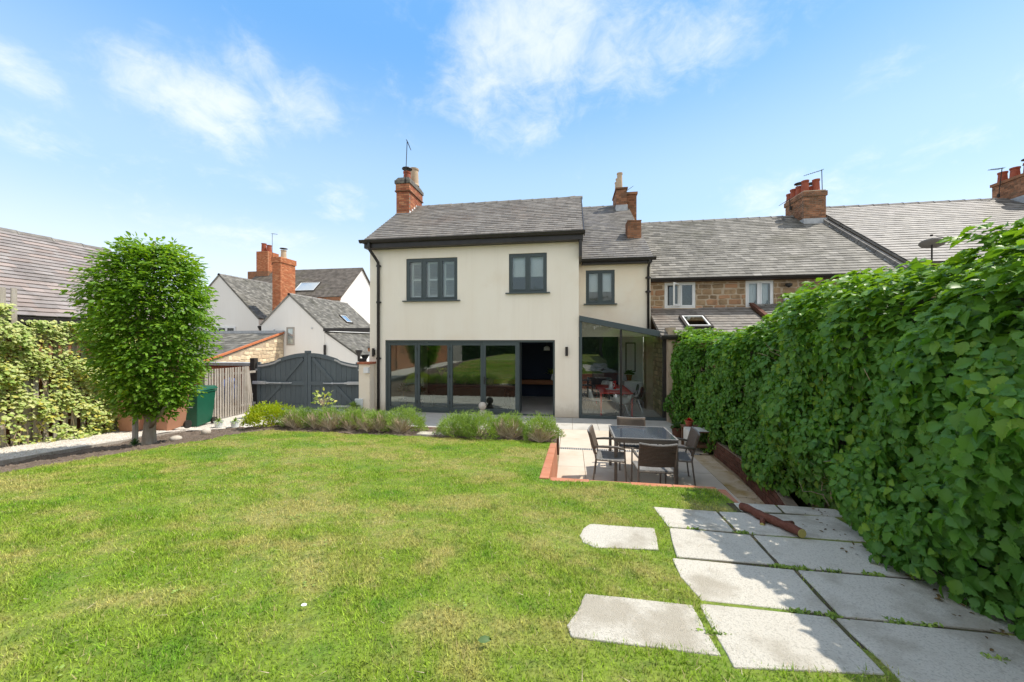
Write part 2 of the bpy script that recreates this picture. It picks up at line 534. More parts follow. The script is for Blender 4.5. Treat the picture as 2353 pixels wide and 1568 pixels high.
MT['cloth'] = stdmat('pale_cloth', (.62, .61, .57), (.56, .55, .5), 6, .9)
MT['ball'] = stdmat('pale_stone_ball', (.58, .53, .46), (.5, .44, .36), 6, .9, .5, 60)
MT['blue_bag'] = stdmat('blue_plastic', (.10, .16, .42), (.14, .2, .46), 5, .5)
MT['sofa'] = stdmat('dark_leather', (.02, .019, .018), (.03, .028, .026), 4, .5)
MT['print'] = stdmat('white_print', (.8, .82, .8), rough=.6)
MT['glass'] = glassmat('window_glass', (.95, .98, .98), 1.0, .01)
MT['glass_d'] = glassmat('door_glass', (.88, .94, .91), 1.55, .05)
MT['glass_e'] = glassmat('extension_glass', (.97, .99, .98), 1.25, .03)
MT['glass_r'] = glassmat('roof_glass', (.97, .99, .98), 1.0, .0)
MT['skyl'] = glassmat('rooflight_glass', (.35, .42, .45), 2.2, .5)
MT['creeper'] = leafmat('creeper_leaf', (.075, .20, .03), (.125, .285, .042), (.22, .36, .035), .44, .38, 1.3, .36, .74, (1.6, 1.5, .5), (2.3, 3.3, (.20, .34, .03), .55))
MT['tree_leaf'] = leafmat('hornbeam_leaf', (.12, .26, .026), (.20, .36, .034), (.29, .42, .04), .5, .42, 1.4, .35, .78)
MT['ivy'] = leafmat('variegated_leaf', (.64, .66, .30), (.30, .44, .08), (.62, .56, .10), .5, .3, 2.0, .35, .72, (1.1, 1.1, .6))
MT['lav'] = leafmat('lavender_leaf', (.24, .37, .08), (.36, .48, .12), (.12, .21, .05), .7, .2, 3.0, .2, .7)
MT['lime'] = leafmat('lime_leaf', (.38, .46, .02), (.30, .42, .02), (.46, .48, .04), .5, .35, 3, .3, .7)
MT['plant'] = leafmat('plant_leaf', (.05, .12, .03), (.09, .17, .05), None, .5, .25)
MT['dark_leaf'] = leafmat('far_leaf', (.035, .08, .02), (.07, .12, .025), None, .55, .25)


def grass_mat(name, dark):
    m = bpy.data.materials.new(name)
    m.use_nodes = True
    m.node_tree.nodes.clear()
    T = NT(m.node_tree)
    g, rs = rnd_socket(T)
    p = g.outputs['Position']
    st = T.n('VectorMath', operation='MULTIPLY', i_Vector=p)
    st.inputs[1].default_value = (.75, 1.25, 0)
    big = T.noise(st.outputs[0], .95, 4, .6, .4)
    mid = T.noise(p, 3.6, 4, .65)
    k = T.m('ADD', T.m('MULTIPLY', big, .66), T.m('MULTIPLY', mid, .34))
    col = T.mix(T.smooth(k, .36, .48), (.16, .335, .018), (.285, .415, .032))
    col = T.mix(T.m('MULTIPLY', T.smooth(k, .46, .59), .85), col, (.53, .46, .155))
    mid2 = T.noise(p, 9, 3, .6)
    col = T.mix(T.m('MULTIPLY', T.smooth(mid2, .52, .66), .5), col, (.10, .22, .018))
    gr = T.n('HueSaturation', i_Color=col)
    T.set(gr.inputs['Value'], T.m('ADD', T.m('MULTIPLY', T.smooth(T.noise(p, 55, 4, .7), .36, .64), .62), .66))
    col = gr.outputs[0]
    if dark:
        col = T.mix(.62, col, (.085, .10, .022))
    else:
        h = T.n('HueSaturation', i_Color=col)
        T.set(h.inputs['Value'], T.m('ADD', T.m('MULTIPLY', rs, .7), .65))
        col = T.mix(T.smooth(T.m('FRACT', T.m('MULTIPLY', rs, 23.7)), .90, .97), h.outputs[0], (.46, .40, .17))
    b = T.n('BsdfPrincipled', i_Roughness=.6)
    b.inputs['Specular IOR Level'].default_value = .25
    T.set(b.inputs['Base Color'], col)
    tr = T.n('BsdfTranslucent', i_Color=col)
    mx = T.n('MixShader', i_Fac=0.0 if dark else .3)
    T.nt.links.new(b.outputs[0], mx.inputs[1])
    T.nt.links.new(tr.outputs[0], mx.inputs[2])
    o = T.n('OutputMaterial')
    T.nt.links.new(mx.outputs[0], o.inputs[0])
    return m


MT['grass'] = grass_mat('grass_blades', False)
MT['turf'] = grass_mat('turf', True)
#--SETTING--


# ------------------------------------------------------------------ ground levels
def lz(y):
    return .45 if y > 7 else .45 + .105 * (7 - max(y, 1))


def pz(y):
    return float(np.interp(y, [1, 4, 5.3, 7.1, 8.5, 9.3], [.55, .45, .37, .29, .03, 0]))


def vn(x, y, s=1.0):
    return (math.sin(x * 2.1 * s + 1.3 * math.sin(y * 1.7 * s)) + math.sin(y * 2.7 * s + 1.1 * math.sin(x * 3.1 * s + .5))) * .5


def zb(x, y):
    t = min(1, max(0, (x + 9.1) / 2.6))
    t = t * t * (3 - 2 * t)
    f = min(1, max(0, (8.55 - y) / .95))
    return pz(y) - .035 + f * f * (3 - 2 * f) * t * (lz(y) + .02 - pz(y)) + .025 * vn(x, y, 3) + .012 * vn(x, y, 9)


def cells(fz, x0, x1, y0, y1, step, ok=None):
    mb = MB()
    nx, ny = int(round((x1 - x0) / step)), int(round((y1 - y0) / step))
    ids = {}

    def vid(i, j):
        if (i, j) not in ids:
            x, y = x0 + (x1 - x0) * i / nx, y0 + (y1 - y0) * j / ny
            ids[i, j] = len(mb.v)
            mb.v.append((x, y, fz(x, y)))
        return ids[i, j]
    for j in range(ny):
        for i in range(nx):
            if ok is None or ok(x0 + (x1 - x0) * (i + .5) / nx, y0 + (y1 - y0) * (j + .5) / ny):
                mb.f.append((vid(i, j), vid(i + 1, j), vid(i + 1, j + 1), vid(i, j + 1)))
    return mb


MB().add([(-600, -600, -.08), (600, -600, -.08), (600, 900, -.08), (-600, 900, -.08)], [(0, 1, 2, 3)]).build('ground', MT['ground'], kind='structure')


def lawn_ok(x, y):
    if x < -6.5 or y > 7.05: return False
    if y > 4.4: return x < -.34
    if y > 3.9: return x < 1.58
    return x < 3.0


def lawn_z(x, y):
    return lz(y) + .006 * vn(x, y, 1.6)


cells(lawn_z, -6.5, 3.0, -13, 7.05, .1, lawn_ok).build('lawn', MT['turf'], smooth=True, kind='structure')
cells(zb, -9.1, -6.46, -9, 8.6, .11).build('soil_bed', MT['soil'], smooth=True, kind='structure')
cells(lambda x, y: .44 + .03 * vn(x, y, 3) + .015 * vn(x, y, 11), -6.56, -.26, 6.98, 7.75, .09).build('planting_bed', MT['soil'], smooth=True, kind='structure')
cells(lambda x, y: pz(y) + .01 * vn(x, y, 4), -10.75, -9.1, -9, 11.2, .15).build('gravel_path', MT['gravel'], smooth=True, kind='structure')
MB().add([(-9.1, 8.6, .0), (-6.9, 7.6, .0), (-6.9, 11.6, .0), (-9.1, 11.6, .0)], [(0, 1, 2, 3)]).build('driveway', MT['gravel'], kind='structure')
MB().add([(-22, 11.3, -.02), (-6.7, 11.3, -.02), (-6.7, 40, -.02), (-22, 40, -.02)], [(0, 1, 2, 3)]).build('lane', MT['concrete'], kind='structure')
kb = MB()
for a, b in ((-6, 3.0), (3.0, 5.2), (5.2, 7.5)):
    kb.beam((-9.09, a + .004, pz(a) - .02), (-9.09, b - .004, pz(b) - .02), .035, .085)
kb.build('path_kerb', MT['wood'], kind='structure')
# loose pebbles on the path
P = []
for k in range(9000):
    y = rng.uniform(3.5, 9.2)
    x = rng.uniform(-10.55, -9.14)
    r = rng.uniform(.006, .014)
    P.append((x, y, pz(y) + .004, r))
P = np.array(P)
oct_v = np.array([(1, 0, 0), (0, 1, 0), (-1, 0, 0), (0, -1, 0), (0, 0, .7), (0, 0, -.7)], float)
oct_f = np.array([(0, 1, 4), (1, 2, 4), (2, 3, 4), (3, 0, 4)])
V = (P[:, None, :3] + oct_v[None] * P[:, None, 3:4] * nr.uniform(.7, 1.2, (len(P), 1, 3))).reshape(-1, 3)
F = (oct_f[None] + (np.arange(len(P)) * 6)[:, None, None]).reshape(-1, 3)
mesh_np('pebbles', V, F, MT['pebble'], kind='stuff', label='loose pale pebbles on the gravel path along the trellis')
# soil crumbs on the bed
P = []
for k in range(5200):
    y = rng.uniform(3.0, 8.2)
    x = rng.uniform(-9.05, -6.4)
    P.append((x, y, zb(x, y), rng.uniform(.008, .03)))
for k in range(1800):
    y = rng.uniform(7.0, 7.7)
    x = rng.uniform(-6.5, -.3)
    P.append((x, y, .45 + .03 * vn(x, y, 3), rng.uniform(.008, .025)))
P = np.array(P)
V = (P[:, None, :3] + oct_v[None] * P[:, None, 3:4] * nr.uniform(.6, 1.3, (len(P), 1, 3))).reshape(-1, 3)
F = (oct_f[None] + (np.arange(len(P)) * 6)[:, None, None]).reshape(-1, 3)
mesh_np('soil_crumbs', V, F, MT['soil'], kind='stuff', label='dark crumbs of soil on the bare beds')

# ------------------------------------------------------------------ patio
patio = thing('patio', None, None, kind='structure')
MB().box(-7.0, 3.9, -.06, 2.95, 11.9, -.012).build('patio_bed', MT['dirt'], patio)


def paving(xs, ys, mat, skip=None):
    for i in range(len(xs) - 1):
        for j in range(len(ys) - 1):
            if skip and skip(i, j): continue
            g = .004
            dz = rng.uniform(-.002, .002)
            MB().box(xs[i] + g, ys[j] + g, -.05, xs[i + 1] - g, ys[j + 1] - g, dz).build('paving_slab', MT['patio_moss'] if xs[i] > 2.4 else mat, patio, bevel=.003)


paving([-.24, .26, 1.0, 1.74, 2.48, 2.84], [4.46, 5.3, 6.05, 7.05, 8.17], MT['patio'])
paving([-.24, .46, 1.26, 1.96, 2.86], [8.29, 9.1, 10.0], MT['patio'])
paving([-6.95 + k * .7 for k in range(15)], [10.0, 10.75, 11.5], MT['concrete'], lambda i, j: False)
paving([-6.95 + k * .745 for k in range(10)], [7.88, 8.6, 9.3, 10.0], MT['concrete'])
dr = MB().box(-.235, 8.18, -.05, 2.7, 8.28, -.008)
dr.build('drain_channel', MT['black'], patio)
for k in range(72):
    x = -.22 + k * .04
    MB().box(x, 8.185, -.02, x + .022, 8.275, .002).build('drain_slot', MT['metal'], patio)
# brick edging holding the lawn above the patio
edging = thing('patio_edging', None, None, kind='structure')
y = 4.40
while y < 6.85:
    h = min(.5, 6.9 - y)
    MB().hexa([(-.36, y + .002, -.04), (-.235, y + .002, -.04), (-.235, y + h - .002, -.04), (-.36, y + h - .002, -.04),
               (-.37, y + .002, lz(y) + .012), (-.255, y + .002, lz(y) + .012), (-.255, y + h - .002, lz(y + h) + .012), (-.37, y + h - .002, lz(y + h) + .012)]
              ).build('edging_block', MT['edging'], edging, bevel=.008)
    y += h
x = -.24
while x < 1.6:
    w = min(.46, 1.66 - x)
    MB().box(x + .002, 4.345, -.04, x + w - .002, 4.455, lz(4.4) + .004 + rng.uniform(-.004, .004)).build('edging_block', MT['edging'], edging, bevel=.008)
    x += w
MB().box(1.585, 3.93, -.04, 1.665, 4.34, lz(4.1) - .01).build('edging_block', MT['edging'], edging, bevel=.006)
MB().box(1.67, 3.86, -.04, 2.6, 3.935, lz(3.9) - .03).build('edging_block', MT['edging'], edging, bevel=.006)
MB().box(-6.5, 7.755, -.04, -.24, 7.87, .44).build('edging_block', MT['plinth'], edging, bevel=.006)

# ------------------------------------------------------------------ slabs in the lawn
SLABS = [
    [(.76, 3.615), (1.305, 3.605), (1.275, 3.135), (.775, 3.145)],
    [(1.325, 3.61), (2.3, 3.68), (2.3, 3.14), (1.295, 3.125)],
    [(1.57, 3.905), (1.945, 3.92), (1.90, 3.70), (1.54, 3.655)],
    [(1.965, 3.92), (2.45, 3.9), (2.45, 3.68), (1.92, 3.695)],
    [(.16, 3.085), (.67, 3.095), (.61, 2.70), (.17, 2.65), (.085, 2.72), (.065, 2.83), (.10, 2.99)],
    [(.78, 3.125), (1.365, 3.10), (1.315, 2.62), (.70, 2.615), (.73, 2.85)],
    [(1.385, 3.105), (2.3, 3.10), (2.3, 2.60), (1.335, 2.605)],
    [(.665, 2.595), (1.385, 2.575), (1.325, 2.115), (.69, 2.115), (.65, 2.35)],
    [(1.405, 2.575), (2.3, 2.58), (2.3, 2.115), (1.345, 2.10)],
    [(.075, 2.07), (.64, 2.065), (.645, 1.70), (-.0, 1.70), (-.02, 1.78), (.03, 1.9)],
    [(.665, 2.085), (1.285, 2.085), (1.26, 1.71), (.66, 1.64)],
    [(1.305, 2.085), (2.3, 2.09), (2.3, 1.72), (1.29, 1.68)],
    [(1.285, 1.65), (2.3, 1.69), (2.3, 1.2), (1.27, 1.2)],
]
slab_path = thing('slab_path', None, None, kind='structure')
SXL = lambda y: np.interp(y, [1.7, 2.11, 2.35, 2.6, 2.85, 3.12, 3.62], [.66, .69, .66, .70, .74, .79, .77])
cells(lambda x, y: lz(y) + .002, .60, 3.1, 1.2, 3.9, .05, lambda x, y: x > SXL(y) + .04 and (y < 3.6 or x > 1.5) and (y > 1.72 or x > 1.3)).build('joint_soil', MT['joint'], slab_path)
for pl_ in SLABS:
    c = (sum(p[0] for p in pl_) / len(pl_), sum(p[1] for p in pl_) / len(pl_))
    pts = []
    n = len(pl_)
    for i in range(n):      # ragged, slightly worn outline
        a, b = pl_[i], pl_[(i + 1) % n]
        for t in (0, .2, .4, .6, .8):
            q = (a[0] + (b[0] - a[0]) * t, a[1] + (b[1] - a[1]) * t)
            s = 1 - rng.uniform(0, .016 if c[0] > .9 else .035)
            pts.append((c[0] + (q[0] - c[0]) * s, c[1] + (q[1] - c[1]) * s))
    pts.reverse()
    dz = rng.uniform(-.004, .004)
    top = [(p[0], p[1], lz(p[1]) + .010 + dz * .4) for p in pts]
    mb = MB().prism([(p[0], p[1], p[2] - .07) for p in top], (0, 0, .07))
    mb.build('stone_slab', MT['slab'], slab_path, bevel=.006)


def in_poly(x, y, pl_):
    ins = np.zeros(len(x), bool)
    n = len(pl_)
    for i in range(n):
        x1, y1 = pl_[i]
        x2, y2 = pl_[(i + 1) % n]
        c = ((y1 > y) != (y2 > y)) & (x < (x2 - x1) * (y - y1) / (y2 - y1 + 1e-12) + x1)
        ins ^= c
    return ins


# ------------------------------------------------------------------ grass
def blades(x, y, h, w, lean):
    n = len(x)
    z = np.where(y > 7, .45, .45 + .105 * (7 - np.maximum(y, 1))) + .006 * (np.sin(x * 3.36 + 1.3 * np.sin(y * 2.72)) + np.sin(y * 4.32 + 1.1 * np.sin(x * 4.96 + .5))) * .5 - .004
    a = nr.uniform(0, 2 * np.pi, n)
    l = nr.uniform(.1, 1, n) * lean * h
    b = a + nr.uniform(1.0, 2.1, n)
    V = np.zeros((n, 3, 3))
    V[:, 0] = np.c_[x - np.cos(b) * w, y - np.sin(b) * w, z]
    V[:, 1] = np.c_[x + np.cos(b) * w, y + np.sin(b) * w, z]
    V[:, 2] = np.c_[x + np.cos(a) * l, y + np.sin(a) * l, z + h * np.sqrt(np.maximum(.1, 1 - (nr.uniform(.2, 1, n) * lean * .6) ** 2))]
    return V


gx, gy = [], []
for (y0, y1, x0, x1, d) in ((.9, 2.6, -5.2, 2.4, 15000), (2.6, 4.4, -6.55, 2.0, 9000), (4.4, 7.1, -6.55, -.3, 5500), (.9, 2.6, -6.55, -5.2, 7000), (-.8, .9, -6.5, 1.8, 4500)):
    n = int((y1 - y0) * (x1 - x0) * d)
    gx.append(nr.uniform(x0, x1, n))
    gy.append(nr.uniform(y0, y1, n))
gx, gy = np.concatenate(gx), np.concatenate(gy)
pn = (np.sin(gx * 5.1 + 2 * np.sin(gy * 3.7)) + np.sin(gy * 6.3 + 1.7 * np.sin(gx * 4.4)) + np.sin(gx * 13 + gy * 9)) / 3
keep = nr.uniform(0, 1, len(gx)) < .86 + .2 * pn
ragged = .035 * np.sin(gx * 17) * np.sin(gy * 13 + 1) + .02 * np.sin(gx * 41 + gy * 37)
keep &= ~((gy > 4.36 + ragged * .4) & (gx > -.37 + ragged * .5))
keep &= ~((gy > 3.88) & (gx > 1.57))
keep &= gx > -6.5 + ragged * 2
keep &= gy < 7.04 + ragged * 2
for pl_ in SLABS:
    c = np.mean(np.array(pl_), 0)
    sq_ = .955 if c[0] > .9 else .925
    sh = [(c[0] + (p[0] - c[0]) * sq_, c[1] + (p[1] - c[1]) * (sq_ - .01)) for p in pl_]
    keep &= ~in_poly(gx + ragged * .3, gy + ragged * .3, sh)
# joints between the slabs hold little grass, and the strip by the creeper none
joint = (gx > SXL(gy) + .01) & (gx < 2.6) & (gy > 1.72) & (gy < 3.62)
keep &= ~(joint & (nr.uniform(0, 1, len(gx)) > .10 + .28 * (pn > .25)))
keep &= ~((gx > 1.42) & (gy < 3.9) & (gy > 1.66) & (nr.uniform(0, 1, len(gx)) > .05))
keep &= ~((gx > 1.27) & (gy < 1.7) & (nr.uniform(0, 1, len(gx)) > .1))
gx, gy, pn = gx[keep], gy[keep], pn[keep]
h = nr.uniform(.014, .034, len(gx)) * (1 + .35 * pn)
joint = (gx > SXL(gy) + .01) & (gx < 2.6) & (gy > 1.72) & (gy < 3.62)
h[joint] *= .8
wd = nr.uniform(.0013, .0028, len(gx)) * (1 + .16 * gy)
V = blades(gx, gy, h, wd, 1.25)
# a few longer tufts and stray straws
n2 = 5200
tx, ty = nr.uniform(-6.4, 1.5, n2), nr.uniform(1.0, 6.9, n2)
k2 = ~((ty > 4.3) & (tx > -.42)) & (np.sin(tx * 3.3 + ty) + np.sin(ty * 4.1 - tx * 2) > .5) & (tx < .02 + .0 * ty)
V2 = blades(tx[k2], ty[k2], nr.uniform(.035, .065, k2.sum()), nr.uniform(.0015, .003, k2.sum()), 1.5)
V = np.concatenate([V, V2])
mesh_np('lawn_grass', V.reshape(-1, 3), np.arange(len(V) * 3).reshape(-1, 3), MT['grass'], kind='stuff', label='short patchy green and straw coloured mown grass on the lawn')
P, D, N, S = [], [], [], []
for k in range(70):
    cx_, cy_ = rng.uniform(-6.2, 1.2), rng.uniform(1.1, 6.8)
    if cx_ > -.45 and cy_ > 4.3 or cx_ > -.05 + .0 * cy_ and cy_ < 3.3: continue
    for q in range(rng.randint(4, 9)):
        a_ = rng.uniform(0, 6.28)
        P.append((cx_ + .03 * math.cos(a_), cy_ + .03 * math.sin(a_), lz(cy_) + .012)); D.append((math.cos(a_), math.sin(a_), .35)); N.append((0, 0, 1)); S.append(rng.uniform(.012, .026))
WEED = [np.array(v) for v in (P, D, N, S)]
#--HOUSE--


# ------------------------------------------------------------------ building helpers
def wall_grid(mb, x0, x1, z0, z1, y0, y1, holes=(), top=None):
    """wall along X with rectangular holes (x0,x1,z0,z1)"""
    xs = sorted({x0, x1, *[c for h in holes for c in h[:2]]})
    zs = sorted({z0, z1, *[c for h in holes for c in h[2:]]})
    solid = {}
    for i in range(len(xs) - 1):
        for j in range(len(zs) - 1):
            cx, cz = (xs[i] + xs[i + 1]) / 2, (zs[j] + zs[j + 1]) / 2
            solid[i, j] = not any(h[0] < cx < h[1] and h[2] < cz < h[3] for h in holes)
    for (i, j), s in solid.items():
        if not s: continue
        a, b, c, d = xs[i], xs[i + 1], zs[j], zs[j + 1]
        mb.add([(a, y0, c), (b, y0, c), (b, y0, d), (a, y0, d)], [(0, 1, 2, 3)])
        mb.add([(a, y1, c), (b, y1, c), (b, y1, d), (a, y1, d)], [(3, 2, 1, 0)])
        for di, dj, q in ((-1, 0, [(a, y0, c), (a, y0, d), (a, y1, d), (a, y1, c)]), (1, 0, [(b, y0, c), (b, y1, c), (b, y1, d), (b, y0, d)]),
                          (0, -1, [(a, y0, c), (a, y1, c), (b, y1, c), (b, y0, c)]), (0, 1, [(a, y0, d), (b, y0, d), (b, y1, d), (a, y1, d)])):
            if not solid.get((i + di, j + dj), False):
                mb.add(q, [(0, 1, 2, 3)])
    return mb


HEDGE = [(1500, 775), (1540, 768), (1640, 780), (1760, 733), (1850, 690), (1900, 655), (2010, 610), (2100, 588), (2220, 550), (2400, 512)]


def hidden(u, v):
    if u < -30 or u > 2390 or v < -10 or v > 1590: return True
    if u > 1500:
        hv = np.interp(u, [p[0] for p in HEDGE], [p[1] for p in HEDGE])
        if v > hv + 20: return True
    if 205 < u < 480 and 600 < v < 940: return True
    return False


def pieces(parent, name, items, mesh, mat, nmax=300, vis=True, stuff_name=None):
    """items: list of 4x4 matrices on a shared mesh; the largest-looking become objects, the rest one joined part"""
    sc_ = []
    for M_ in items:
        c = M_ @ Vector((.5, .5, .5))
        u, v, f = proj(*c)
        sc_.append((1e6 if (f < .2 or (vis and hidden(u, v))) else c.length, M_))
    sc_.sort(key=lambda t: t[0])
    ind = [t[1] for t in sc_[:nmax] if t[0] < 1e5]
    rest = [t[1] for t in sc_[len(ind):]]
    for M_ in ind:
        o = bpy.data.objects.new(name, mesh)
        link(o, parent)
        o.matrix_basis = M_
    if rest:
        bv = np.array([v.co[:] for v in mesh.vertices])
        bf = [tuple(p.vertices) for p in mesh.polygons]
        V, F = [], []
        for k, M_ in enumerate(rest):
            A = np.array(M_)
            V.append(bv @ A[:3, :3].T + A[:3, 3])
            F += [tuple(i + k * len(bv) for i in f) for f in bf]
        me = bpy.data.meshes.new(stuff_name or name + '_field')
        me.from_pydata(np.concatenate(V).tolist(), [], F)
        me.materials.append(mat)
        me.update()
        o = bpy.data.objects.new(stuff_name or name + '_field', me)
        link(o, parent)
        o['kind'] = 'stuff'


def unit_box(name, mat, bev=0.0, z1=1.0):
    mb = MB().box(0, 0, 0, 1, 1, 1)
    if bev:
        bm = bmesh.new()
        me = mb.mesh(name, mat)
        bm.from_mesh(me)
        bmesh.ops.bevel(bm, geom=bm.edges[:], offset=bev, segments=1, affect='EDGES')
        bm.to_mesh(me)
        bm.free()
        return me
    return mb.mesh(name, mat)


def mat4(cx, cy, cz, o):
    M_ = Matrix.Identity(4)
    for i in range(3):
        M_[i][0], M_[i][1], M_[i][2], M_[i][3] = cx[i], cy[i], cz[i], o[i]
    return M_


def slates(parent, O, U, Vv, L, S, gauge, w, mat, name='slate', nmax=300, thick=.013, jitter=.012, tri=None, vis=True, gap=.0035, lf=(.014, .021)):
    """courses of slates over a rectangle; tri(u0,u1,s) may trim a course"""
    O, U, Vv = Vector(O), Vector(U).normalized(), Vector(Vv).normalized()
    N = U.cross(Vv)
    if N.z < 0: N = -N
    me = unit_box(name, mat)
    items = []
    nc = int(math.ceil(S / gauge))
    for k in range(nc):
        s0 = k * gauge
        ln = min(gauge * 1.12, S - s0 + .02)
        a, b = 0.0, L
        if tri:
            a, b = tri(s0)
            if b - a < .05: continue
        u = a - (w / 2 if k % 2 else 0) - rng.uniform(0, .02)
        while u < b - .02:
            u0, u1 = max(u, a), min(u + w * rng.uniform(.93, 1.07), b)
            step = u1 if u1 > u else u + w
            if u1 - u0 > .03:
                lift = rng.uniform(*lf)
                sk = rng.uniform(-jitter, jitter)
                U2 = (U + Vv * sk * .4).normalized()
                vdir = Vv * ln - N * lift
                vdir -= U2 * vdir.dot(U2)
                N2 = U2.cross(vdir).normalized()
                if N2.z < 0: N2 = -N2
                o = O + U * (u0 + .0025) + Vv * (s0 + rng.uniform(-.007, .004)) + N * (lift + .004)
                items.append(mat4(U2 * (u1 - u0 - gap), vdir, N2 * thick, o))
            u = step
    pieces(parent, name, items, me, mat, nmax, vis, name + '_field')


def roof_slab(O, U, Vv, L, S, t=.06, drop=.012):
    O, U, Vv = Vector(O), Vector(U).normalized(), Vector(Vv).normalized()
    N = U.cross(Vv)
    if N.z < 0: N = -N
    O = O - N * drop
    return MB().hexa([O - N * t, O + U * L - N * t, O + U * L + Vv * S - N * t, O + Vv * S - N * t,
                      O, O + U * L, O + U * L + Vv * S, O + Vv * S])


def ridge(parent, a, b, mat, ln=.45, r=.10, name='ridge_tile'):
    a, b = Vector(a), Vector(b)
    n = max(1, int((b - a).length / ln))
    d = (b - a) / n
    sd = Vector((d.y, -d.x, 0)).normalized()
    for k in range(n):
        p, q = a + d * k, a + d * (k + 1.06)
        zz_ = Vector((0, 0, rng.uniform(-.006, .006)))
        prof = [(-r, -r * .75), (-r * .55, -.01), (0, .018), (r * .55, -.01), (r, -r * .75)]
        vs = [p + sd * x_ + Vector((0, 0, z_ - .004)) + zz_ for x_, z_ in prof] + [q + sd * x_ + Vector((0, 0, z_ + .010)) + zz_ for x_, z_ in prof]
        mb = MB().add(vs, [(i, i + 1, 6 + i, 5 + i) for i in range(4)] + [(0, 4, 3, 2, 1), (5, 6, 7, 8, 9)])
        # a thin collar where the tiles lap
        vs = [p + sd * x_ * 1.12 + Vector((0, 0, z_ + .012)) for x_, z_ in prof] + [p + d.normalized() * .035 + sd * x_ * 1.12 + Vector((0, 0, z_ + .012)) for x_, z_ in prof]
        mb.add(vs, [(i, i + 1, 6 + i, 5 + i) for i in range(4)] + [(0, 4, 3, 2, 1), (5, 6, 7, 8, 9)])
        mb.build(name, mat, parent)


def bricks(parent, x0, x1, y0, y1, z0, z1, mat, mort, sides=('F', 'R'), nmax=300, bl=.215, ch=.075, name='brick', core=True):
    """brick faces round a stack: F faces -Y, R faces +X, L faces -X"""
    if core:
        MB().box(x0, y0, z0, x1, y1, z1).build('brick_core', mort, parent)
    me = unit_box(name, mat)
    X, Y, Z = Vector((1, 0, 0)), Vector((0, 1, 0)), Vector((0, 0, 1))
    items = []
    n = int(round((z1 - z0) / ch))
    h = (z1 - z0) / n
    pr = .006
    for k in range(n):
        z = z0 + k * h
        for s in sides:
            if s == 'F': a, b = x0 - pr, x1 + pr
            else: a, b = y0 + .105, y1
            u = a - (bl * .5 if k % 2 else 0)
            while u < b - .01:
                u0, u1 = max(a, u), min(b, u + bl)
                if u1 - u0 > .03:
                    d = pr + rng.uniform(-.002, .003)
                    w_ = u1 - u0 - .009
                    if s == 'F': items.append(mat4(X * w_, Y * .1, Z * (h - .011), (u0 + .004, y0 - d, z + .005)))
                    elif s == 'R': items.append(mat4(Y * w_, X * -.1, Z * (h - .011), (x1 + d, u0 + .004, z + .005)))
                    else: items.append(mat4(Y * w_, X * .1, Z * (h - .011), (x0 - d, u0 + .004, z + .005)))
                u += bl
    pieces(parent, name, items, me, mat, nmax)


def chimney_pot(parent, c, r, h, mat, cowl=False, buff=False, name='chimney_pot'):
    prof = [(r * 1.12, 0), (r * 1.1, .05), (r * .98, .08), (r * .86, h - .08), (r * .98, h - .06), (r * 1.02, h), (r * .8, h), (r * .78, h - .1)]
    p = MB().lathe(prof, c, 18).build(name, mat, parent, smooth=False)
    if cowl:
        m = MB()
        for k in range(4):
            a = k * math.pi / 2 + .4
            q = (c[0] + math.cos(a) * r * .8, c[1] + math.sin(a) * r * .8)
            m.tube([(q[0], q[1], c[2] + h - .03), (q[0], q[1], c[2] + h + .12)], .008, 5)
        m.lathe([(.01, .0), (r * 1.35, 0.0), (r * 1.3, .025), (.02, .06)], (c[0], c[1], c[2] + h + .12), 16)
        m.build('pot_cowl', MT['black'], p)
    return p


def aerial(base, h, ang, label, lean=0.0, boom=.55, mat=None, tilt=.35):
    t = thing('tv_aerial', label, 'aerial', base, 0, 'television aerials on the chimneys')
    m = MB().tube([(0, 0, 0), (lean, 0, h)], .014, 6)
    m.build('mast', mat or MT['post'], t, local=True)
    d = Vector((math.cos(ang), math.sin(ang) * .6, -tilt)).normalized()
    a = Vector((lean, 0, h - .02))
    m = MB().tube([a - d * .08, a + d * boom], .008, 5)
    up = Vector((-d.y, d.x, 0)).normalized() if tilt < 1 else Vector((0, 1, 0))
    for k in range(9):
        q = a + d * (k * boom / 9)
        l = .12 - .006 * k
        m.tube([q - up * l, q + up * l], .005, 4)
    m.build('antenna', mat or MT['post'], t, local=True)
    MB().box(-.03, -.03, -.02, .03, .03, .12).build('bracket', mat or MT['post'], t, local=True)
    return t


def pane(parent, x0, x1, z0, z1, y, mat, name='pane', t=.006):
    return MB().box(x0, y, z0, x1, y + t, z1).build(name, mat, parent)


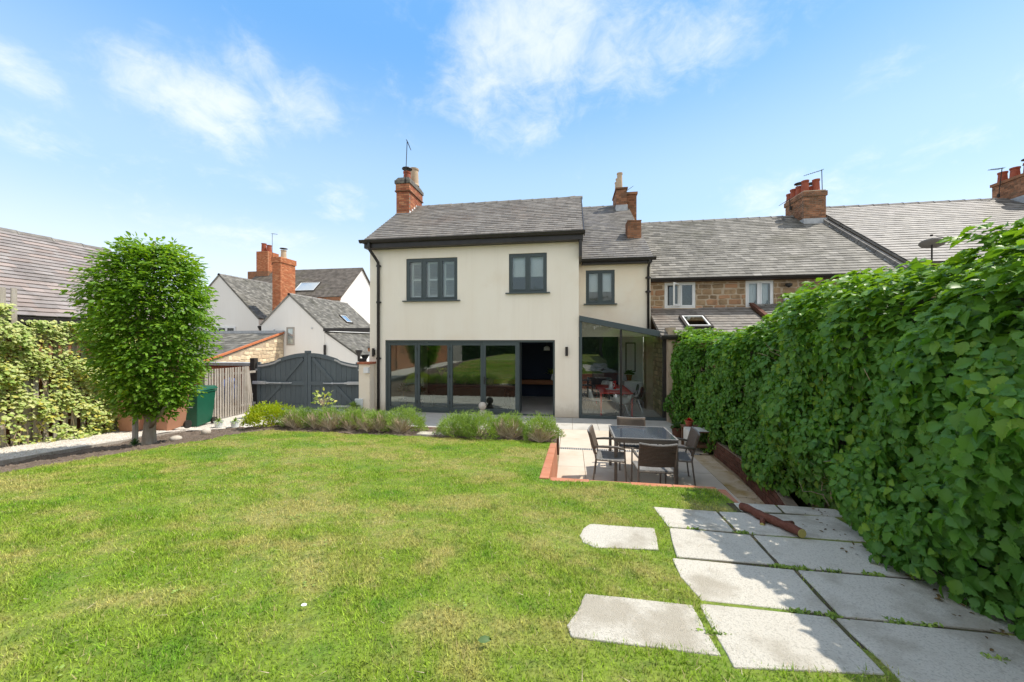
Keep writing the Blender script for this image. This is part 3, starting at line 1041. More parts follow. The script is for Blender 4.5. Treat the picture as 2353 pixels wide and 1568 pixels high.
def window_x(parent, x0, x1, z0, z1, y, lights, fw, mat, glass, sill=None, sill_mat=None, depth=.07, name='window', sash=.03):
    """casement window in a wall along X; returns the frame part"""
    m = MB()
    m.box(x0, y, z1 - fw, x1, y + depth, z1)
    m.box(x0, y, z0, x1, y + depth, z0 + fw)
    m.box(x0, y, z0 + fw, x0 + fw, y + depth, z1 - fw)
    m.box(x1 - fw, y, z0 + fw, x1, y + depth, z1 - fw)
    wl = (x1 - x0 - fw) / lights
    for k in range(1, lights):
        xc = x0 + fw / 2 + wl * k
        m.box(xc - fw / 2, y, z0 + fw, xc + fw / 2, y + depth, z1 - fw)
    o = m.build(name, mat, parent, bevel=.004)
    for k in range(lights):
        a = x0 + fw / 2 + wl * k + fw / 2
        b = x0 + fw / 2 + wl * (k + 1) - fw / 2
        s = MB()
        q = sash
        s.box(a, y - .012, z0 + fw, a + q, y + .03, z1 - fw).box(b - q, y - .012, z0 + fw, b, y + .03, z1 - fw)
        s.box(a + q, y - .012, z0 + fw, b - q, y + .03, z0 + fw + q).box(a + q, y - .012, z1 - fw - q, b - q, y + .03, z1 - fw)
        s.build('sash', mat, o, bevel=.003)
        pane(o, a + q, b - q, z0 + fw + q, z1 - fw - q, y + .008, glass)
    if sill:
        MB().box(x0 - sill, y - .13, z0 - .035, x1 + sill, y + .03, z0 - .002).build('sill', sill_mat or mat, o, bevel=.006)
    return o


# ------------------------------------------------------------------ main house
FY = 11.55
house = thing('house', 'cream rendered two storey house with slate roof and long glazed doors', 'house', (-3.2, FY, 0))
BX0, BX1, BZ = -6.13, -.48, 2.39
m = wall_grid(MB(), -6.67, .25, .17, 5.42, FY, FY + .3, [(BX0, BX1, 0, BZ), (-5.38, -3.62, 3.69, 5.08), (-1.93, -.73, 3.88, 5.12)])
m.build('front_wall', MT['render'], house)
MB().box(-.44, FY + .01, 0, .25, FY + .3, .167).build('plinth', MT['blue_brick'], house)
MB().box(-6.67, FY + .01, 0, BX0 - .03, FY + .3, .167).build('plinth', MT['blue_brick'], house)
m = MB().box(-6.67, FY + .302, 0, -6.37, 17.2, 5.5).box(-6.67, 17.202, 0, .25, 17.5, 5.5)
m.box(0, FY + .302, 2.32, .25, 17.2, 5.5).box(0, 15.0, 0, .25, 17.2, 2.318).box(0, FY + .302, 0, .25, 11.95, 2.318)
m.build('outer_wall', MT['render'], house)
RV = (0, math.cos(R(35.4)), math.sin(R(35.4)))
RS = 3.15 / math.cos(R(35.4))
RO = (-6.78, 11.25, 5.62)
m = roof_slab(RO, (1, 0, 0), RV, 7.2, RS)
rz_ = 5.62 + 3.15 * math.tan(R(35.4))
m.add([(v[0], 28.8 - v[1], v[2]) for v in m.v[:8]], [(0, 1, 2, 3), (7, 6, 5, 4), (4, 5, 1, 0), (5, 6, 2, 1), (6, 7, 3, 2), (7, 4, 0, 3)])
m.prism([(-6.6, 11.7, 5.45), (-6.6, 17.3, 5.45), (-6.6, 14.4, rz_ - .16)], (.2, 0, 0)).prism([(.05, 11.7, 5.45), (.05, 17.3, 5.45), (.05, 14.4, rz_ - .16)], (.18, 0, 0))
roof = m.build('roof', MT['slate'], house)
slates(roof, RO, (1, 0, 0), RV, 7.2, RS, .19, .29, MT['slate'], nmax=300)
ridge(roof, (-6.2, 14.4, rz_ + .035), (.42, 14.4, rz_ + .035), MT['ridge'], .46, .12)
# eaves
MB().box(-6.72, 11.27, 5.41, .37, 11.54, 5.56).build('fascia', MT['black'], house, bevel=.004)
g = MB()
prof = [(0, 0), (.115, 0), (.115, -.02), (.095, -.07), (.06, -.10), (.02, -.10), (0, -.08)]
g.prism([(-6.85, 11.265 - a, 5.665 + b) for a, b in prof], (7.28, 0, 0))
g.build('gutter', MT['black'], house, bevel=.004)
MB().box(.255, 11.29, 4.92, .34, 12.45, 5.56).build('bargeboard', MT['black'], house, bevel=.004)
MB().beam((.40, 11.2, 5.56), (.40, 14.4, rz_ - .04), .03, .14).build('verge_board', MT['black'], house)


def downpipe(parent, pts, collars, r=.04):
    o = MB().tube(pts, r, 10).build('downpipe', MT['black'], parent, smooth=True)
    for c in collars:
        MB().tube([(c[0], c[1], c[2] - .035), (c[0], c[1], c[2] + .035)], r * 1.35, 10).box(c[0] - .085, c[1] + .01, c[2] - .02, c[0] + .085, c[1] + .045, c[2] + .02).build('pipe_collar', MT['black'], o)
    return o


downpipe(house, [(-6.52, 11.22, 5.6), (-6.52, 11.22, 5.46), (-6.5, 11.24, 5.34), (-6.4, 11.40, 5.12), (-6.34, 11.48, 4.98), (-6.335, 11.49, 4.85), (-6.335, 11.49, .02)],
         [(-6.335, 11.49, 4.86), (-6.335, 11.49, 3.65), (-6.335, 11.49, 1.78)], .048)
# windows
w1 = window_x(house, -5.38, -3.62, 3.69, 5.08, FY + .035, 3, .065, MT['grey_frame'], MT['glass'], .10, sash=.05)
for k in range(3):
    a = -5.38 + .0325 + .565 * k + .09
    b = a + .565 - .18 + .03
    y = FY + .17
    s = MB().box(a, y, 3.80, a + .07, y + .03, 4.98).box(b - .05, y, 3.80, b, y + .03, 4.98).box(a + .07, y, 3.80, b - .05, y + .03, 3.87).box(a + .07, y, 4.91, b - .05, y + .03, 4.98).box(a + .07, y, 4.36, b - .05, y + .03, 4.43)
    s.build('shutter_frame', MT['upvc'], w1)
    for zz0, zz1, nl in ((3.88, 4.35, 9), (4.44, 4.90, 9)):
        for q in range(nl):
            z = zz0 + (q + .5) * (zz1 - zz0) / nl
            MB().beam((a + .072, y + .015, z), (b - .052, y + .015, z), .05, .010, (0, -.30, .95)).build('louvre', MT['upvc'], w1)
w2 = window_x(house, -1.93, -.73, 3.88, 5.12, FY + .035, 2, .065, MT['grey_frame'], MT['glass'], .10, sash=.05)
MB().box(-1.86, FY + .16, 4.42, -.80, FY + .165, 5.06).build('roller_blind', MT['blind'], w2)
MB().box(-1.86, FY + .155, 4.40, -.80, FY + .17, 4.42).build('blind_bar', MT['upvc'], w2)
# upper floor interior
m = MB().box(-6.36, FY + .32, 2.62, -.01, 17.19, 2.9).box(-6.36, 14.0, 2.92, -.01, 14.1, 5.4)
m.build('upper_floor', MT['room'], house)
# wall lamps
for xl, yl, zl in ((-.12, FY, 2.04), (-6.51, FY, 1.98)):
    MB().box(xl - .035, yl - .03, zl - .09, xl + .035, yl - .001, zl + .09).tube([(xl, yl - .075, zl - .14), (xl, yl - .075, zl + .14)], .042, 12).build('wall_lamp', MT['black'], house)

# folding doors
door = MB()
dm = MT['grey_frame']
door.box(BX0, FY + .05, BZ - .07, BX1, FY + .15, BZ).box(BX0, FY + .05, .0, BX1, FY + .15, .045)
door.box(BX0, FY + .05, .047, BX0 + .07, FY + .15, BZ - .072).box(BX1 - .06, FY + .05, .047, BX1, FY + .15, BZ - .072)
door = door.build('folding_door', dm, house, bevel=.004)
ex = [BX0 + .072, -5.02, -3.895, -2.78, -1.645]
for k in range(4):
    a, b = ex[k] + .004, ex[k + 1] - .004
    y = FY + .065 if k != 3 else FY + .045
    st = .085
    m = MB().box(a, y, .05, a + st, y + .07, BZ - .075).box(b - st, y, .05, b, y + .07, BZ - .075)
    m.box(a + st, y, .05, b - st, y + .07, .05 + .13).box(a + st, y, BZ - .075 - .10, b - st, y + .07, BZ - .075)
    m.box(a + st - .012, y + .02, .17, a + st, y + .05, BZ - .17)
    m.build('door_panel', dm, door, bevel=.005)
    pane(door, a + st, b - st, .18, BZ - .175, y + .03, MT['glass_d'])
    for z in (.35, 1.2, 2.1):
        if k in (1, 2):
            MB().tube([(a - .004, y - .012, z - .05), (a - .004, y - .012, z + .05)], .012, 8).build('hinge', MT['black'], door)
hx = ex[3] + .05
MB().box(hx - .022, FY + .03, .98, hx + .022, FY + .045, 1.22).tube([(hx, FY + .03, 1.14), (hx, FY - .02, 1.14), (hx + .13, FY - .02, 1.14)], .011, 8).ball((hx, FY + .02, 1.02), .014).build('door_handle', MT['black'], door)
# the two leaves folded against the opening, seen edge on
MB().box(-1.66, FY + .06, .05, -1.60, FY + .62, BZ - .075).build('folded_panel', dm, door, bevel=.004)

# rooms behind the glass
m = MB().box(-6.36, FY + .01, -.06, .25, 15.8, .004)
m.build('room_floor', MT['tile_floor'], house)
MB().box(-6.365, FY + .31, .005, -6.30, 15.7, 2.6).build('room_side_wall', MT['room'], house)
MB().box(-6.30, FY + .31, 2.5, -.005, 15.8, 2.615).build('room_ceiling', MT['room'], house)
MB().box(-6.36, 15.72, .005, 0, 15.80, 2.49).build('room_back_wall', MT['navy'], house)

# chimney of the main house
ch = MB().box(-6.79, 13.62, 7.0, -6.2, 14.93, 7.36).build('chimney', MT['lead'], house)
bricks(ch, -6.76, -6.23, 13.65, 14.9, 7.36, 8.21, MT['brick'], MT['mortar_d'], nmax=300)
MB().box(-6.81, 13.60, 8.215, -6.18, 14.95, 8.26).build('drip_course', MT['brick_old'], ch)
bricks(ch, -6.78, -6.21, 13.63, 14.92, 8.265, 8.52, MT['brick'], MT['mortar_d'], nmax=300)
MB().box(-6.82, 13.59, 8.525, -6.17, 14.96, 8.66).build('cap_course', MT['blue_brick'], ch, bevel=.01)
MB().hexa([(-6.80, 13.61, 8.665), (-6.19, 13.61, 8.665), (-6.19, 14.94, 8.665), (-6.80, 14.94, 8.665), (-6.72, 13.7, 8.80), (-6.26, 13.7, 8.80), (-6.26, 14.86, 8.80), (-6.72, 14.86, 8.80)]).build('flaunching', MT['blue_brick'], ch, bevel=.01)
chimney_pot(ch, (-6.47, 13.98, 8.78), .15, .34, MT['pot_red'], True)
chimney_pot(ch, (-6.42, 14.55, 8.78), .19, .72, MT['pot_buff'])
fl = MB()
for k in range(4):   # stepped lead flashing
    fl.box(-6.228, 13.66 + k * .2, 7.30 + k * .142, -6.205, 13.86 + k * .2, 7.46 + k * .142)
fl.build('flashing', MT['white'], ch)
aerial((-6.36, 13.6, 8.55), 1.62, -.3, 'thin rusty tv aerial with drooping arm on the cream house chimney', .07, .42, tilt=2.2)
MB().lathe([(.15, 0), (.15, .2), (.19, .21), (.19, .26), (.1, .27)], (.1, 14.75, rz_ - .12), 14).build('roof_vent', MT['pot_buff'], house)

# ------------------------------------------------------------------ rear wing, set back
WY = 12.5
m = wall_grid(MB(), .26, 2.55, 2.5, 5.0, WY, WY + .3, [(.5, 1.43, 3.59, 4.70)])
m.box(2.3, WY + .302, 2.5, 2.55, 17.8, 5.0)
m.prism([(2.35, 12.5, 5.0), (2.35, 23.1, 5.0), (2.35, 17.8, 8.45)], (.19, 0, 0))
m.build('wing_wall', MT['render_pk'], house)
w3 = window_x(house, .5, 1.43, 3.59, 4.70, WY + .035, 2, .06, MT['grey_frame'], MT['glass'], .07, sash=.045)
MB().box(.56, WY + .16, 4.0, 1.37, WY + .165, 4.64).build('roller_blind', MT['blind'], w3)
MB().box(.27, WY + .31, 2.76, 2.29, 17.7, 2.9).box(.27, 14.2, 2.92, 2.29, 14.3, 5.2).build('wing_floor', MT['room'], house)
WV = (0, math.cos(R(33.4)), math.sin(R(33.4)))
WS = 5.55 / math.cos(R(33.4))
WO = (.30, 12.25, 4.99)
wz = 4.99 + 5.55 * math.tan(R(33.4))
m = roof_slab(WO, (1, 0, 0), WV, 2.30, WS)
m.add([(v[0], 35.6 - v[1], v[2]) for v in m.v[:8]], [(0, 1, 2, 3), (7, 6, 5, 4), (4, 5, 1, 0), (5, 6, 2, 1), (6, 7, 3, 2), (7, 4, 0, 3)])
wroof = m.build('wing_roof', MT['slate_s'], house)
slates(wroof, WO, (1, 0, 0), WV, 2.30, WS, .2, .30, MT['slate_s'], nmax=300)
ridge(wroof, (.3, 17.8, wz + .03), (2.1, 17.8, wz + .03), MT['ridge'])
g = MB().prism([(.34, 12.27 - a, 5.02 + b) for a, b in prof], (2.32, 0, 0)).box(.36, 12.28, 4.86, 2.56, 12.49, 4.95)
g.build('wing_gutter', MT['black'], house)
downpipe(house, [(2.47, 12.22, 4.95), (2.47, 12.28, 4.85), (2.47, 12.44, 4.72), (2.47, 12.44, 2.72)], [(2.47, 12.44, 4.4), (2.47, 12.44, 3.95)])
c2 = MB().box(2.0, 13.78, 5.8, 2.53, 14.36, 6.03).build('stub_chimney', MT['lead'], house)
bricks(c2, 2.03, 2.50, 13.82, 14.32, 6.03, 6.66, MT['brick_old'], MT['mortar_d'], sides=('F', 'L'))
MB().box(2.02, 13.8, 6.664, 2.51, 14.34, 6.70).build('cap', MT['brick_old'], c2)
c3 = MB().box(1.99, 17.0, 8.0, 2.50, 18.4, 8.42).build('ridge_chimney', MT['lead'], house)
bricks(c3, 2.02, 2.47, 17.05, 18.35, 8.42, 9.12, MT['brick_old'], MT['mortar_d'], sides=('F', 'L'))
MB().box(1.98, 17.0, 9.124, 2.51, 18.4, 9.2).build('cap', MT['brick_old'], c3)
for yy in (17.35, 17.75, 18.15):
    chimney_pot(c3, (2.2, yy, 9.19), .13, .78 if yy < 17.5 else .7, MT['pot_buff'])
chimney_pot(c3, (2.42, 17.9, 9.15), .12, .3, MT['pot_red'])

# ------------------------------------------------------------------ glazed side extension
gx0, gx1, gy0 = .262, 2.80, 11.50
ext = thing('glass_extension', 'frameless glass dining extension with grey sloping roof beam', 'extension', (1.5, 11.5, 0))
fm = MB()
fm.box(gx0, gy0, 0, gx0 + .085, gy0 + .1, 3.05).box(gx0 + .087, gy0, 0, gx1 - .01, gy0 + .1, .085)
fm.build('corner_post', MT['grey_frame'], ext, bevel=.004)
zr = lambda x: 3.10 + (x - gx0) * (2.58 - 3.10) / (2.77 - gx0)
MB().hexa([(gx0, gy0 - .05, zr(gx0) - .13), (2.95, gy0 - .05, zr(2.95) - .13), (2.95, gy0 + .12, zr(2.95) - .13), (gx0, gy0 + .12, zr(gx0) - .13),
           (gx0, gy0 - .05, zr(gx0) + .04), (2.95, gy0 - .05, zr(2.95) + .04), (2.95, gy0 + .12, zr(2.95) + .04), (gx0, gy0 + .12, zr(gx0) + .04)]).build('roof_beam', MT['grey_frame'], ext, bevel=.005)
MB().box(1.475, gy0 + .03, .09, 1.535, gy0 + .09, zr(1.5) - .14).build('mullion', MT['black'], ext)
MB().box(2.70, gy0 + .01, .09, 2.79, gy0 + .1, zr(2.75) - .14).build('mullion', MT['black'], ext)
for a, b in ((gx0 + .09, 1.473), (1.537, 2.698)):
    MB().hexa([(a, gy0 + .055, .088), (b, gy0 + .055, .088), (b, gy0 + .065, .088), (a, gy0 + .065, .088),
               (a, gy0 + .055, zr(a) - .135), (b, gy0 + .055, zr(b) - .135), (b, gy0 + .065, zr(b) - .135), (a, gy0 + .065, zr(a) - .135)]).build('pane', MT['glass_e'], ext)
MB().hexa([(gx0 + .02, gy0 + .125, zr(gx0)), (2.9, gy0 + .125, zr(2.9)), (2.9, WY - .01, zr(2.9)), (gx0 + .02, WY - .01, zr(gx0)),
           (gx0 + .02, gy0 + .125, zr(gx0) + .012), (2.9, gy0 + .125, zr(2.9) + .012), (2.9, WY - .01, zr(2.9) + .012), (gx0 + .02, WY - .01, zr(gx0) + .012)]).build('roof_pane', MT['glass_r'], ext)
MB().box(.251, 11.61, -.05, 2.79, 15.0, .006).build('dining_floor', MT['tile_floor'], ext)
MB().box(1.86, 15.01, .0, 2.79, 15.1, 2.74).build('back_wall', MT['white'], ext)
MB().box(.251, 15.012, .0, 1.858, 15.1, 2.74).build('back_wall', MT['navy'], ext)  # dark paint stands for the unlit opening to the kitchen
MB().box(.252, WY + .302, 2.62, 2.79, 15.0, 2.74).build('ceiling', MT['white'], ext)


def rubble_mesh(name, mat, seed):
    r = random.Random(seed)
    bm = bmesh.new()
    bmesh.ops.create_cube(bm, size=1.0)
    bmesh.ops.bevel(bm, geom=bm.edges[:], offset=.16, segments=1, affect='EDGES')
    for v in bm.verts:
        v.co += Vector((r.uniform(-.05, .05), r.uniform(-.05, .05), r.uniform(-.05, .05))) + Vector((.5, .5, .5))
    me = bpy.data.meshes.new(name)
    bm.to_mesh(me)
    bm.free()
    me.materials.append(mat)
    return me


def stone_face(parent, axis, fixed, a0, a1, z0, z1, mat, ch, lmin, lmax, proud, seed, name='stone', holes=(), nmax=300, topfn=None, depth=.12, rnd=.0):
    """coursed or rough stones on a vertical face; axis 'x' faces -Y at y=fixed, axis 'y' faces -X (proud<0: +X) at x=fixed"""
    r = random.Random(seed)
    mes = [rubble_mesh(name, mat, seed + i) for i in range(4)]
    X, Y, Z = Vector((1, 0, 0)), Vector((0, 1, 0)), Vector((0, 0, 1))
    its = [[] for _ in mes]
    z = z0
    while z < z1 - .04:
        hh = min(ch * r.uniform(.82, 1.2), z1 - z)
        if z1 - z - hh < .06: hh = z1 - z
        u = a0 - r.uniform(0, lmax * .6)
        while u < a1 - .02:
            l = r.uniform(lmin, lmax)
            u0, u1 = max(u, a0), min(u + l, a1)
            for h0, h1, hz0, hz1 in holes:
                if z + hh > hz0 and z < hz1:
                    if u0 < h0 < u1: u1 = h0
                    elif h0 <= u0 < h1: u0 = min(u1, h1)
            zt = z + hh
            if topfn and zt > topfn((u0 + u1) / 2): zt = 0
            if u1 - u0 > .05 and zt:
                g = .012
                rr = r.uniform(-rnd, rnd)
                ca, sa = math.cos(rr * 4), math.sin(rr * 4)
                h2 = hh - g - r.uniform(0, rnd)
                pz_ = abs(proud) * r.uniform(.5, 1.3)
                if axis == 'x':
                    M_ = mat4((X * ca + Z * sa) * (u1 - u0 - g), Y * depth, (Z * ca - X * sa) * h2, (u0 + g / 2, fixed - pz_, z + g / 2 - rr * .4))
                elif proud > 0:
                    M_ = mat4((Y * ca + Z * sa) * (u1 - u0 - g), X * depth, (Z * ca - Y * sa) * h2, (fixed - pz_, u0 + g / 2, z + g / 2 - rr * .4))
                else:
                    M_ = mat4((Y * ca + Z * sa) * (u1 - u0 - g), X * -depth, (Z * ca - Y * sa) * h2, (fixed + pz_, u0 + g / 2, z + g / 2 - rr * .4))
                its[r.randrange(4)].append(M_)
            u += l
        z += hh
    for me, it in zip(mes, its):
        pieces(parent, name, it, me, mat, nmax // 4)


rw = MB().box(2.80, 11.3, -.05, 3.0, 15.0, 2.75).build('stone_side_wall', MT['stone_m'], ext)
stone_face(rw, 'y', 2.80, 11.62, 14.99, .02, 2.5, MT['rubble'], .15, .14, .36, .02, 5, nmax=300, rnd=.025)
#--INTERIOR--

# ------------------------------------------------------------------ things inside
t = thing('wall_shelf', 'thick brown wooden shelf on the dark navy wall inside the open doorway', 'shelf', (-1.6, 15.5, .6))
MB().box(-3.2, 15.3, .56, -.1, 15.715, .73).build('shelf_board', MT['shelf'], t, bevel=.01)
MB().box(-3.0, 15.5, .46, -2.95, 15.715, .558).box(-.5, 15.5, .46, -.45, 15.715, .558).build('bracket', MT['black'], t)
for px_, py_, pz0, lb in ((-.90, 14.2, 2.0, 'small white pendant lamp hanging inside the open doorway'), (-.25, 14.4, 2.02, 'pale pendant lamp half hidden by the doorway edge')):
    t = thing('pendant_lamp', lb, 'lamp', (px_, py_, pz0), 0, 'pendant lamps')
    MB().lathe([(.05, .16), (.11, .12), (.12, 0), (.11, 0), (.09, .1)], (px_, py_, pz0), 14, False).build('lamp_shade', MT['shell_w'], t, smooth=True)
    MB().tube([(px_, py_, pz0 + .15), (px_, py_, 2.498)], .006, 5).build('cord', MT['black'], t)


def rosette(parent, c, n, l, w, mat, name='leaves', up=.8, seed=1):
    r = random.Random(seed)
    m = MB()
    for k in range(n):
        a = r.uniform(0, 6.28)
        e = r.uniform(.1, up)
        d = Vector((math.cos(a) * math.cos(e * 1.4), math.sin(a) * math.cos(e * 1.4), math.sin(e * 1.4)))
        s = Vector((-math.sin(a), math.cos(a), 0))
        L_ = l * r.uniform(.6, 1.1)
        p = Vector(c)
        q = p + d * L_ * .55
        e2 = q + (d * .5 + Vector((0, 0, -.28))) * L_ * .8
        m.add([p, q + s * w, e2, q - s * w], [(0, 1, 2, 3)])
    return m.build(name, mat, parent, fix=False)


def potted(loc, r, h, mat, n, l, w, lmat, label, name='potted_plant', seed=3, stem=0.0):
    t = thing(name, label, 'plant', loc)
    MB().lathe([(r * .72, 0), (r, h), (r * 1.08, h), (r * 1.08, h * .86), (r * .9, h * .86), (r * .9, h * .9)], loc, 16, True).build('pot', mat, t)
    MB().tube([(loc[0], loc[1], loc[2] + h * .8), (loc[0], loc[1], loc[2] + h + stem)], r * .09, 6).build('stem', MT['twig'], t)
    rosette(t, (loc[0], loc[1], loc[2] + h + stem), n, l, w, lmat, 'foliage', 1.0, seed)
    return t


potted((-5.85, 12.35, .005), .16, .32, MT['black'], 46, .42, .05, MT['plant'], 'leafy plant in a black pot behind the first glazed door', seed=4, stem=.25)
potted((-5.30, 12.5, .005), .15, .26, MT['black'], 40, .34, .045, MT['plant'], 'shorter bushy plant in a black pot beside the dark sofa', seed=5, stem=.3)
t = thing('sofa', 'long low dark leather sofa behind the glazed doors', 'sofa', (-3.6, 12.9, 0))
MB().box(-4.75, 12.6, .08, -2.2, 13.4, .42).build('seat', MT['sofa'], t, bevel=.04)
MB().box(-4.75, 12.42, .08, -2.2, 12.595, .74).build('backrest', MT['sofa'], t, bevel=.05)
for a in (-4.93, -2.195):
    MB().box(a, 12.42, .08, a + .175, 13.4, .6).build('armrest', MT['sofa'], t, bevel=.05)
for a in (-4.85, -2.1):
    for b in (12.5, 13.3):
        MB().box(a - .03, b - .03, .005, a + .03, b + .03, .078).build('leg', MT['black'], t)
t = thing('armchair', 'pale fabric armchair with a yellow cushion behind the first glazed door', 'armchair', (-5.9, 13.2, 0))
MB().box(-6.25, 12.9, .1, -5.55, 13.6, .42).build('seat', MT['cloth'], t, bevel=.05)
MB().box(-6.25, 13.4, .42, -5.55, 13.6, .95).build('backrest', MT['cloth'], t, bevel=.06)
MB().box(-6.1, 13.18, .44, -5.7, 13.38, .72).build('cushion', MT['pot_buff'], t, bevel=.06)
for a in (-6.2, -5.6):
    for b in (12.95, 13.55):
        MB().tube([(a, b, .005), (a, b, .1)], .02, 6).build('leg', MT['brown_wood'], t)
t = thing('vase', 'slim clear vase with yellow flowers on the brown shelf', 'vase', (-.75, 15.5, .73))
MB().lathe([(.05, 0), (.06, .08), (.025, .2), (.03, .26)], (-.75, 15.5, .732), 12).build('vase_body', MT['shell_w'], t)
rosette(t, (-.75, 15.5, .98), 26, .45, .03, MT['lime'], 'flowers', 1.05, 8)

# dining set behind the glass
t = thing('dining_table', 'glossy red dining table inside the glass extension', 'table', (1.42, 13.1, 0))
MB().box(.92, 12.0, .69, 1.93, 14.2, .73).build('tabletop', MT['red'], t, bevel=.006)
for a in (.925, 1.865):
    for b in (12.005, 14.135):
        MB().box(a, b, .008, a + .06, b + .06, .689).build('leg', MT['red'], t)


def shell_chair(label, arms, mat, loc, rz):
    """moulded shell on a wire base, front towards +Y"""
    t = thing('shell_chair', label, 'chair', loc, rz, 'moulded shell chairs round the red table')
    prof = [(.21, .44), (.10, .425), (-.05, .42), (-.16, .44), (-.22, .52), (-.25, .66), (-.27, .82)]

    def fn(u, v):
        k = v * (len(prof) - 1)
        i = min(int(k), len(prof) - 2)
        q = k - i
        y = prof[i][0] * (1 - q) + prof[i + 1][0] * q
        z = prof[i][1] * (1 - q) + prof[i + 1][1] * q
        wdt = .21 if v < .7 else .21 * math.sqrt(max(.05, 1 - ((v - .7) / .36) ** 2))
        x = (u - .5) * 2
        if arms:
            z = max(z, 0)
            if v > .25:
                z = z * (1 - .0) if v < .55 else min(z, .60 + .1 * (v > .9))
            rise = abs(x) ** 3 * (.20 if .1 < v < .95 else .08)
            return (x * (wdt + .09 if v < .75 else .27), y, z + rise * (1 if v < .7 else .25))
        return (x * wdt, y + abs(x) ** 2 * (.05 if v > .5 else 0), z + abs(x) ** 2 * (.04 if v < .6 else 0))
    m = MB().grid(fn, 10, 12)
    o = m.build('seat_shell', mat, t, smooth=True, local=True)
    s = o.modifiers.new('thick', 'SOLIDIFY')
    s.thickness = .012
    for sx in (-1, 1):
        for sy in (-1, 1):
            MB().tube([(sx * .08, sy * .08, .42), (sx * .2, sy * .2 - .01, .01)], .008, 6).build('leg', MT['chrome'], t, local=True)
    MB().tube([(-.08, -.08, .40), (.17, .17, .09)], .005, 5).tube([(.08, -.08, .40), (-.17, .17, .09)], .005, 5).build('wire_brace', MT['chrome'], t, local=True)
    return t


shell_chair('white moulded armchair on wire legs at the near end of the red table', True, MT['shell_w'], (1.55, 11.86, .006), R(12))
shell_chair('white shell chair at the near left corner of the red table', False, MT['shell_w'], (.80, 12.2, .006), R(-70))
shell_chair('white shell chair at the far end of the red table', False, MT['shell_w'], (1.35, 14.5, .006), R(180))
shell_chair('dark shell chair midway along the side of the red table towards the house', False, MT['shell_d'], (.72, 12.95, .006), R(-92))
shell_chair('dark shell chair on the house side at the far end of the red table', False, MT['shell_d'], (.72, 13.65, .006), R(-88))
shell_chair('dark shell chair on the stone wall side, nearer the glass', False, MT['shell_d'], (2.12, 12.8, .006), R(90))
shell_chair('dark shell chair on the stone wall side, nearer the white cabinet', False, MT['shell_d'], (2.12, 13.6, .006), R(88))
t = thing('serving_tray', 'white round tray on the red dining table', 'tray', (1.38, 12.75, .732))
MB().lathe([(.2, 0), (.24, .03), (.23, .032), (.19, .008)], (1.38, 12.75, .732), 20).build('tray_dish', MT['shell_w'], t)
t = thing('jug', 'white jug standing on the round tray', 'jug', (1.33, 12.72, .742))
MB().lathe([(.06, 0), (.08, .07), (.06, .17), (.045, .22), (.06, .26)], (1.33, 12.72, .745), 14).build('jug_body', MT['shell_w'], t, smooth=True)
MB().tube([(1.39, 12.72, .95), (1.45, 12.72, .93), (1.44, 12.72, .85), (1.40, 12.72, .82)], .01, 6).build('handle', MT['shell_w'], t)
t = thing('red_vase', 'red glass vase with small flowers on the round tray', 'vase', (1.44, 12.8, .742))
MB().lathe([(.05, 0), (.06, .1), (.04, .2), (.055, .25)], (1.46, 12.82, .745), 14).build('vase_body', MT['red'], t, smooth=True)
rosette(t, (1.46, 12.82, .97), 18, .12, .02, MT['red'], 'flowers', 1.0, 4)
t = thing('cabinet', 'low white cabinet beside the stone wall in the glass extension', 'cabinet', (2.3, 14.7, 0))
MB().box(1.98, 14.35, .03, 2.62, 14.95, .86).build('carcass', MT['white'], t, bevel=.01)
MB().box(1.99, 14.325, .06, 2.295, 14.345, .84).build('door', MT['white'], t, bevel=.004)
MB().box(2.305, 14.325, .06, 2.61, 14.345, .84).build('door', MT['white'], t, bevel=.004)
potted((2.2, 14.6, .862), .11, .2, MT['pot_red'], 30, .3, .05, MT['plant'], 'leafy plant in a brown pot on the white cabinet', seed=9, stem=.05)
t = thing('picture_frame', 'black framed picture on the white back wall of the extension', 'picture', (2.1, 15.0, 1.9))
MB().box(2.12, 14.98, 1.15, 2.5, 15.0, 2.3).build('frame', MT['black'], t)
MB().box(2.16, 14.975, 1.19, 2.46, 14.979, 2.26).build('print', MT['blind'], t)

# ------------------------------------------------------------------ stone terrace on the right
CY = 13.25
cot = thing('stone_cottage', 'brown stone terraced cottage with white windows and wide grey slate roof', 'cottage', (6.4, CY, 0))
holes = [(3.16, 4.15, 3.47, 4.36), (5.70, 6.54, 3.47, 4.36), (8.5, 9.4, 3.47, 4.36)]
m = wall_grid(MB(), 2.56, 10.1, 0, 4.42, CY, CY + .35, holes)
cw = m.build('stone_wall', MT['stone_m'], cot)
stone_face(cw, 'x', CY, 2.57, 10.1, 3.40, 4.34, MT['stone'], .172, .24, .46, .016, 21, holes=holes, nmax=300, rnd=.012)
MB().box(2.56, CY - .02, 4.345, 10.1, CY, 4.42).build('wall_plate', MT['brick_old'], cot)
CV = (0, math.cos(R(35.8)), math.sin(R(35.8)))
CS = 4.5 / math.cos(R(35.8))
CO = (2.58, 13.0, 4.44)
cz = 4.44 + 4.5 * math.tan(R(35.8))
m = roof_slab(CO, (1, 0, 0), CV, 7.52, CS)
m.add([(v[0], 35.0 - v[1], v[2]) for v in m.v[:8]], [(0, 1, 2, 3), (7, 6, 5, 4), (4, 5, 1, 0), (5, 6, 2, 1), (6, 7, 3, 2), (7, 4, 0, 3)])
cr_ = m.build('roof', MT['slate_o'], cot)
slates(cr_, CO, (1, 0, 0), CV, 7.48, CS, .19, .25, MT['slate_o'], nmax=300, jitter=.02)
ridge(cr_, (2.6, 17.5, cz + .03), (9.4, 17.5, cz + .03), MT['ridge'], .45, .12)
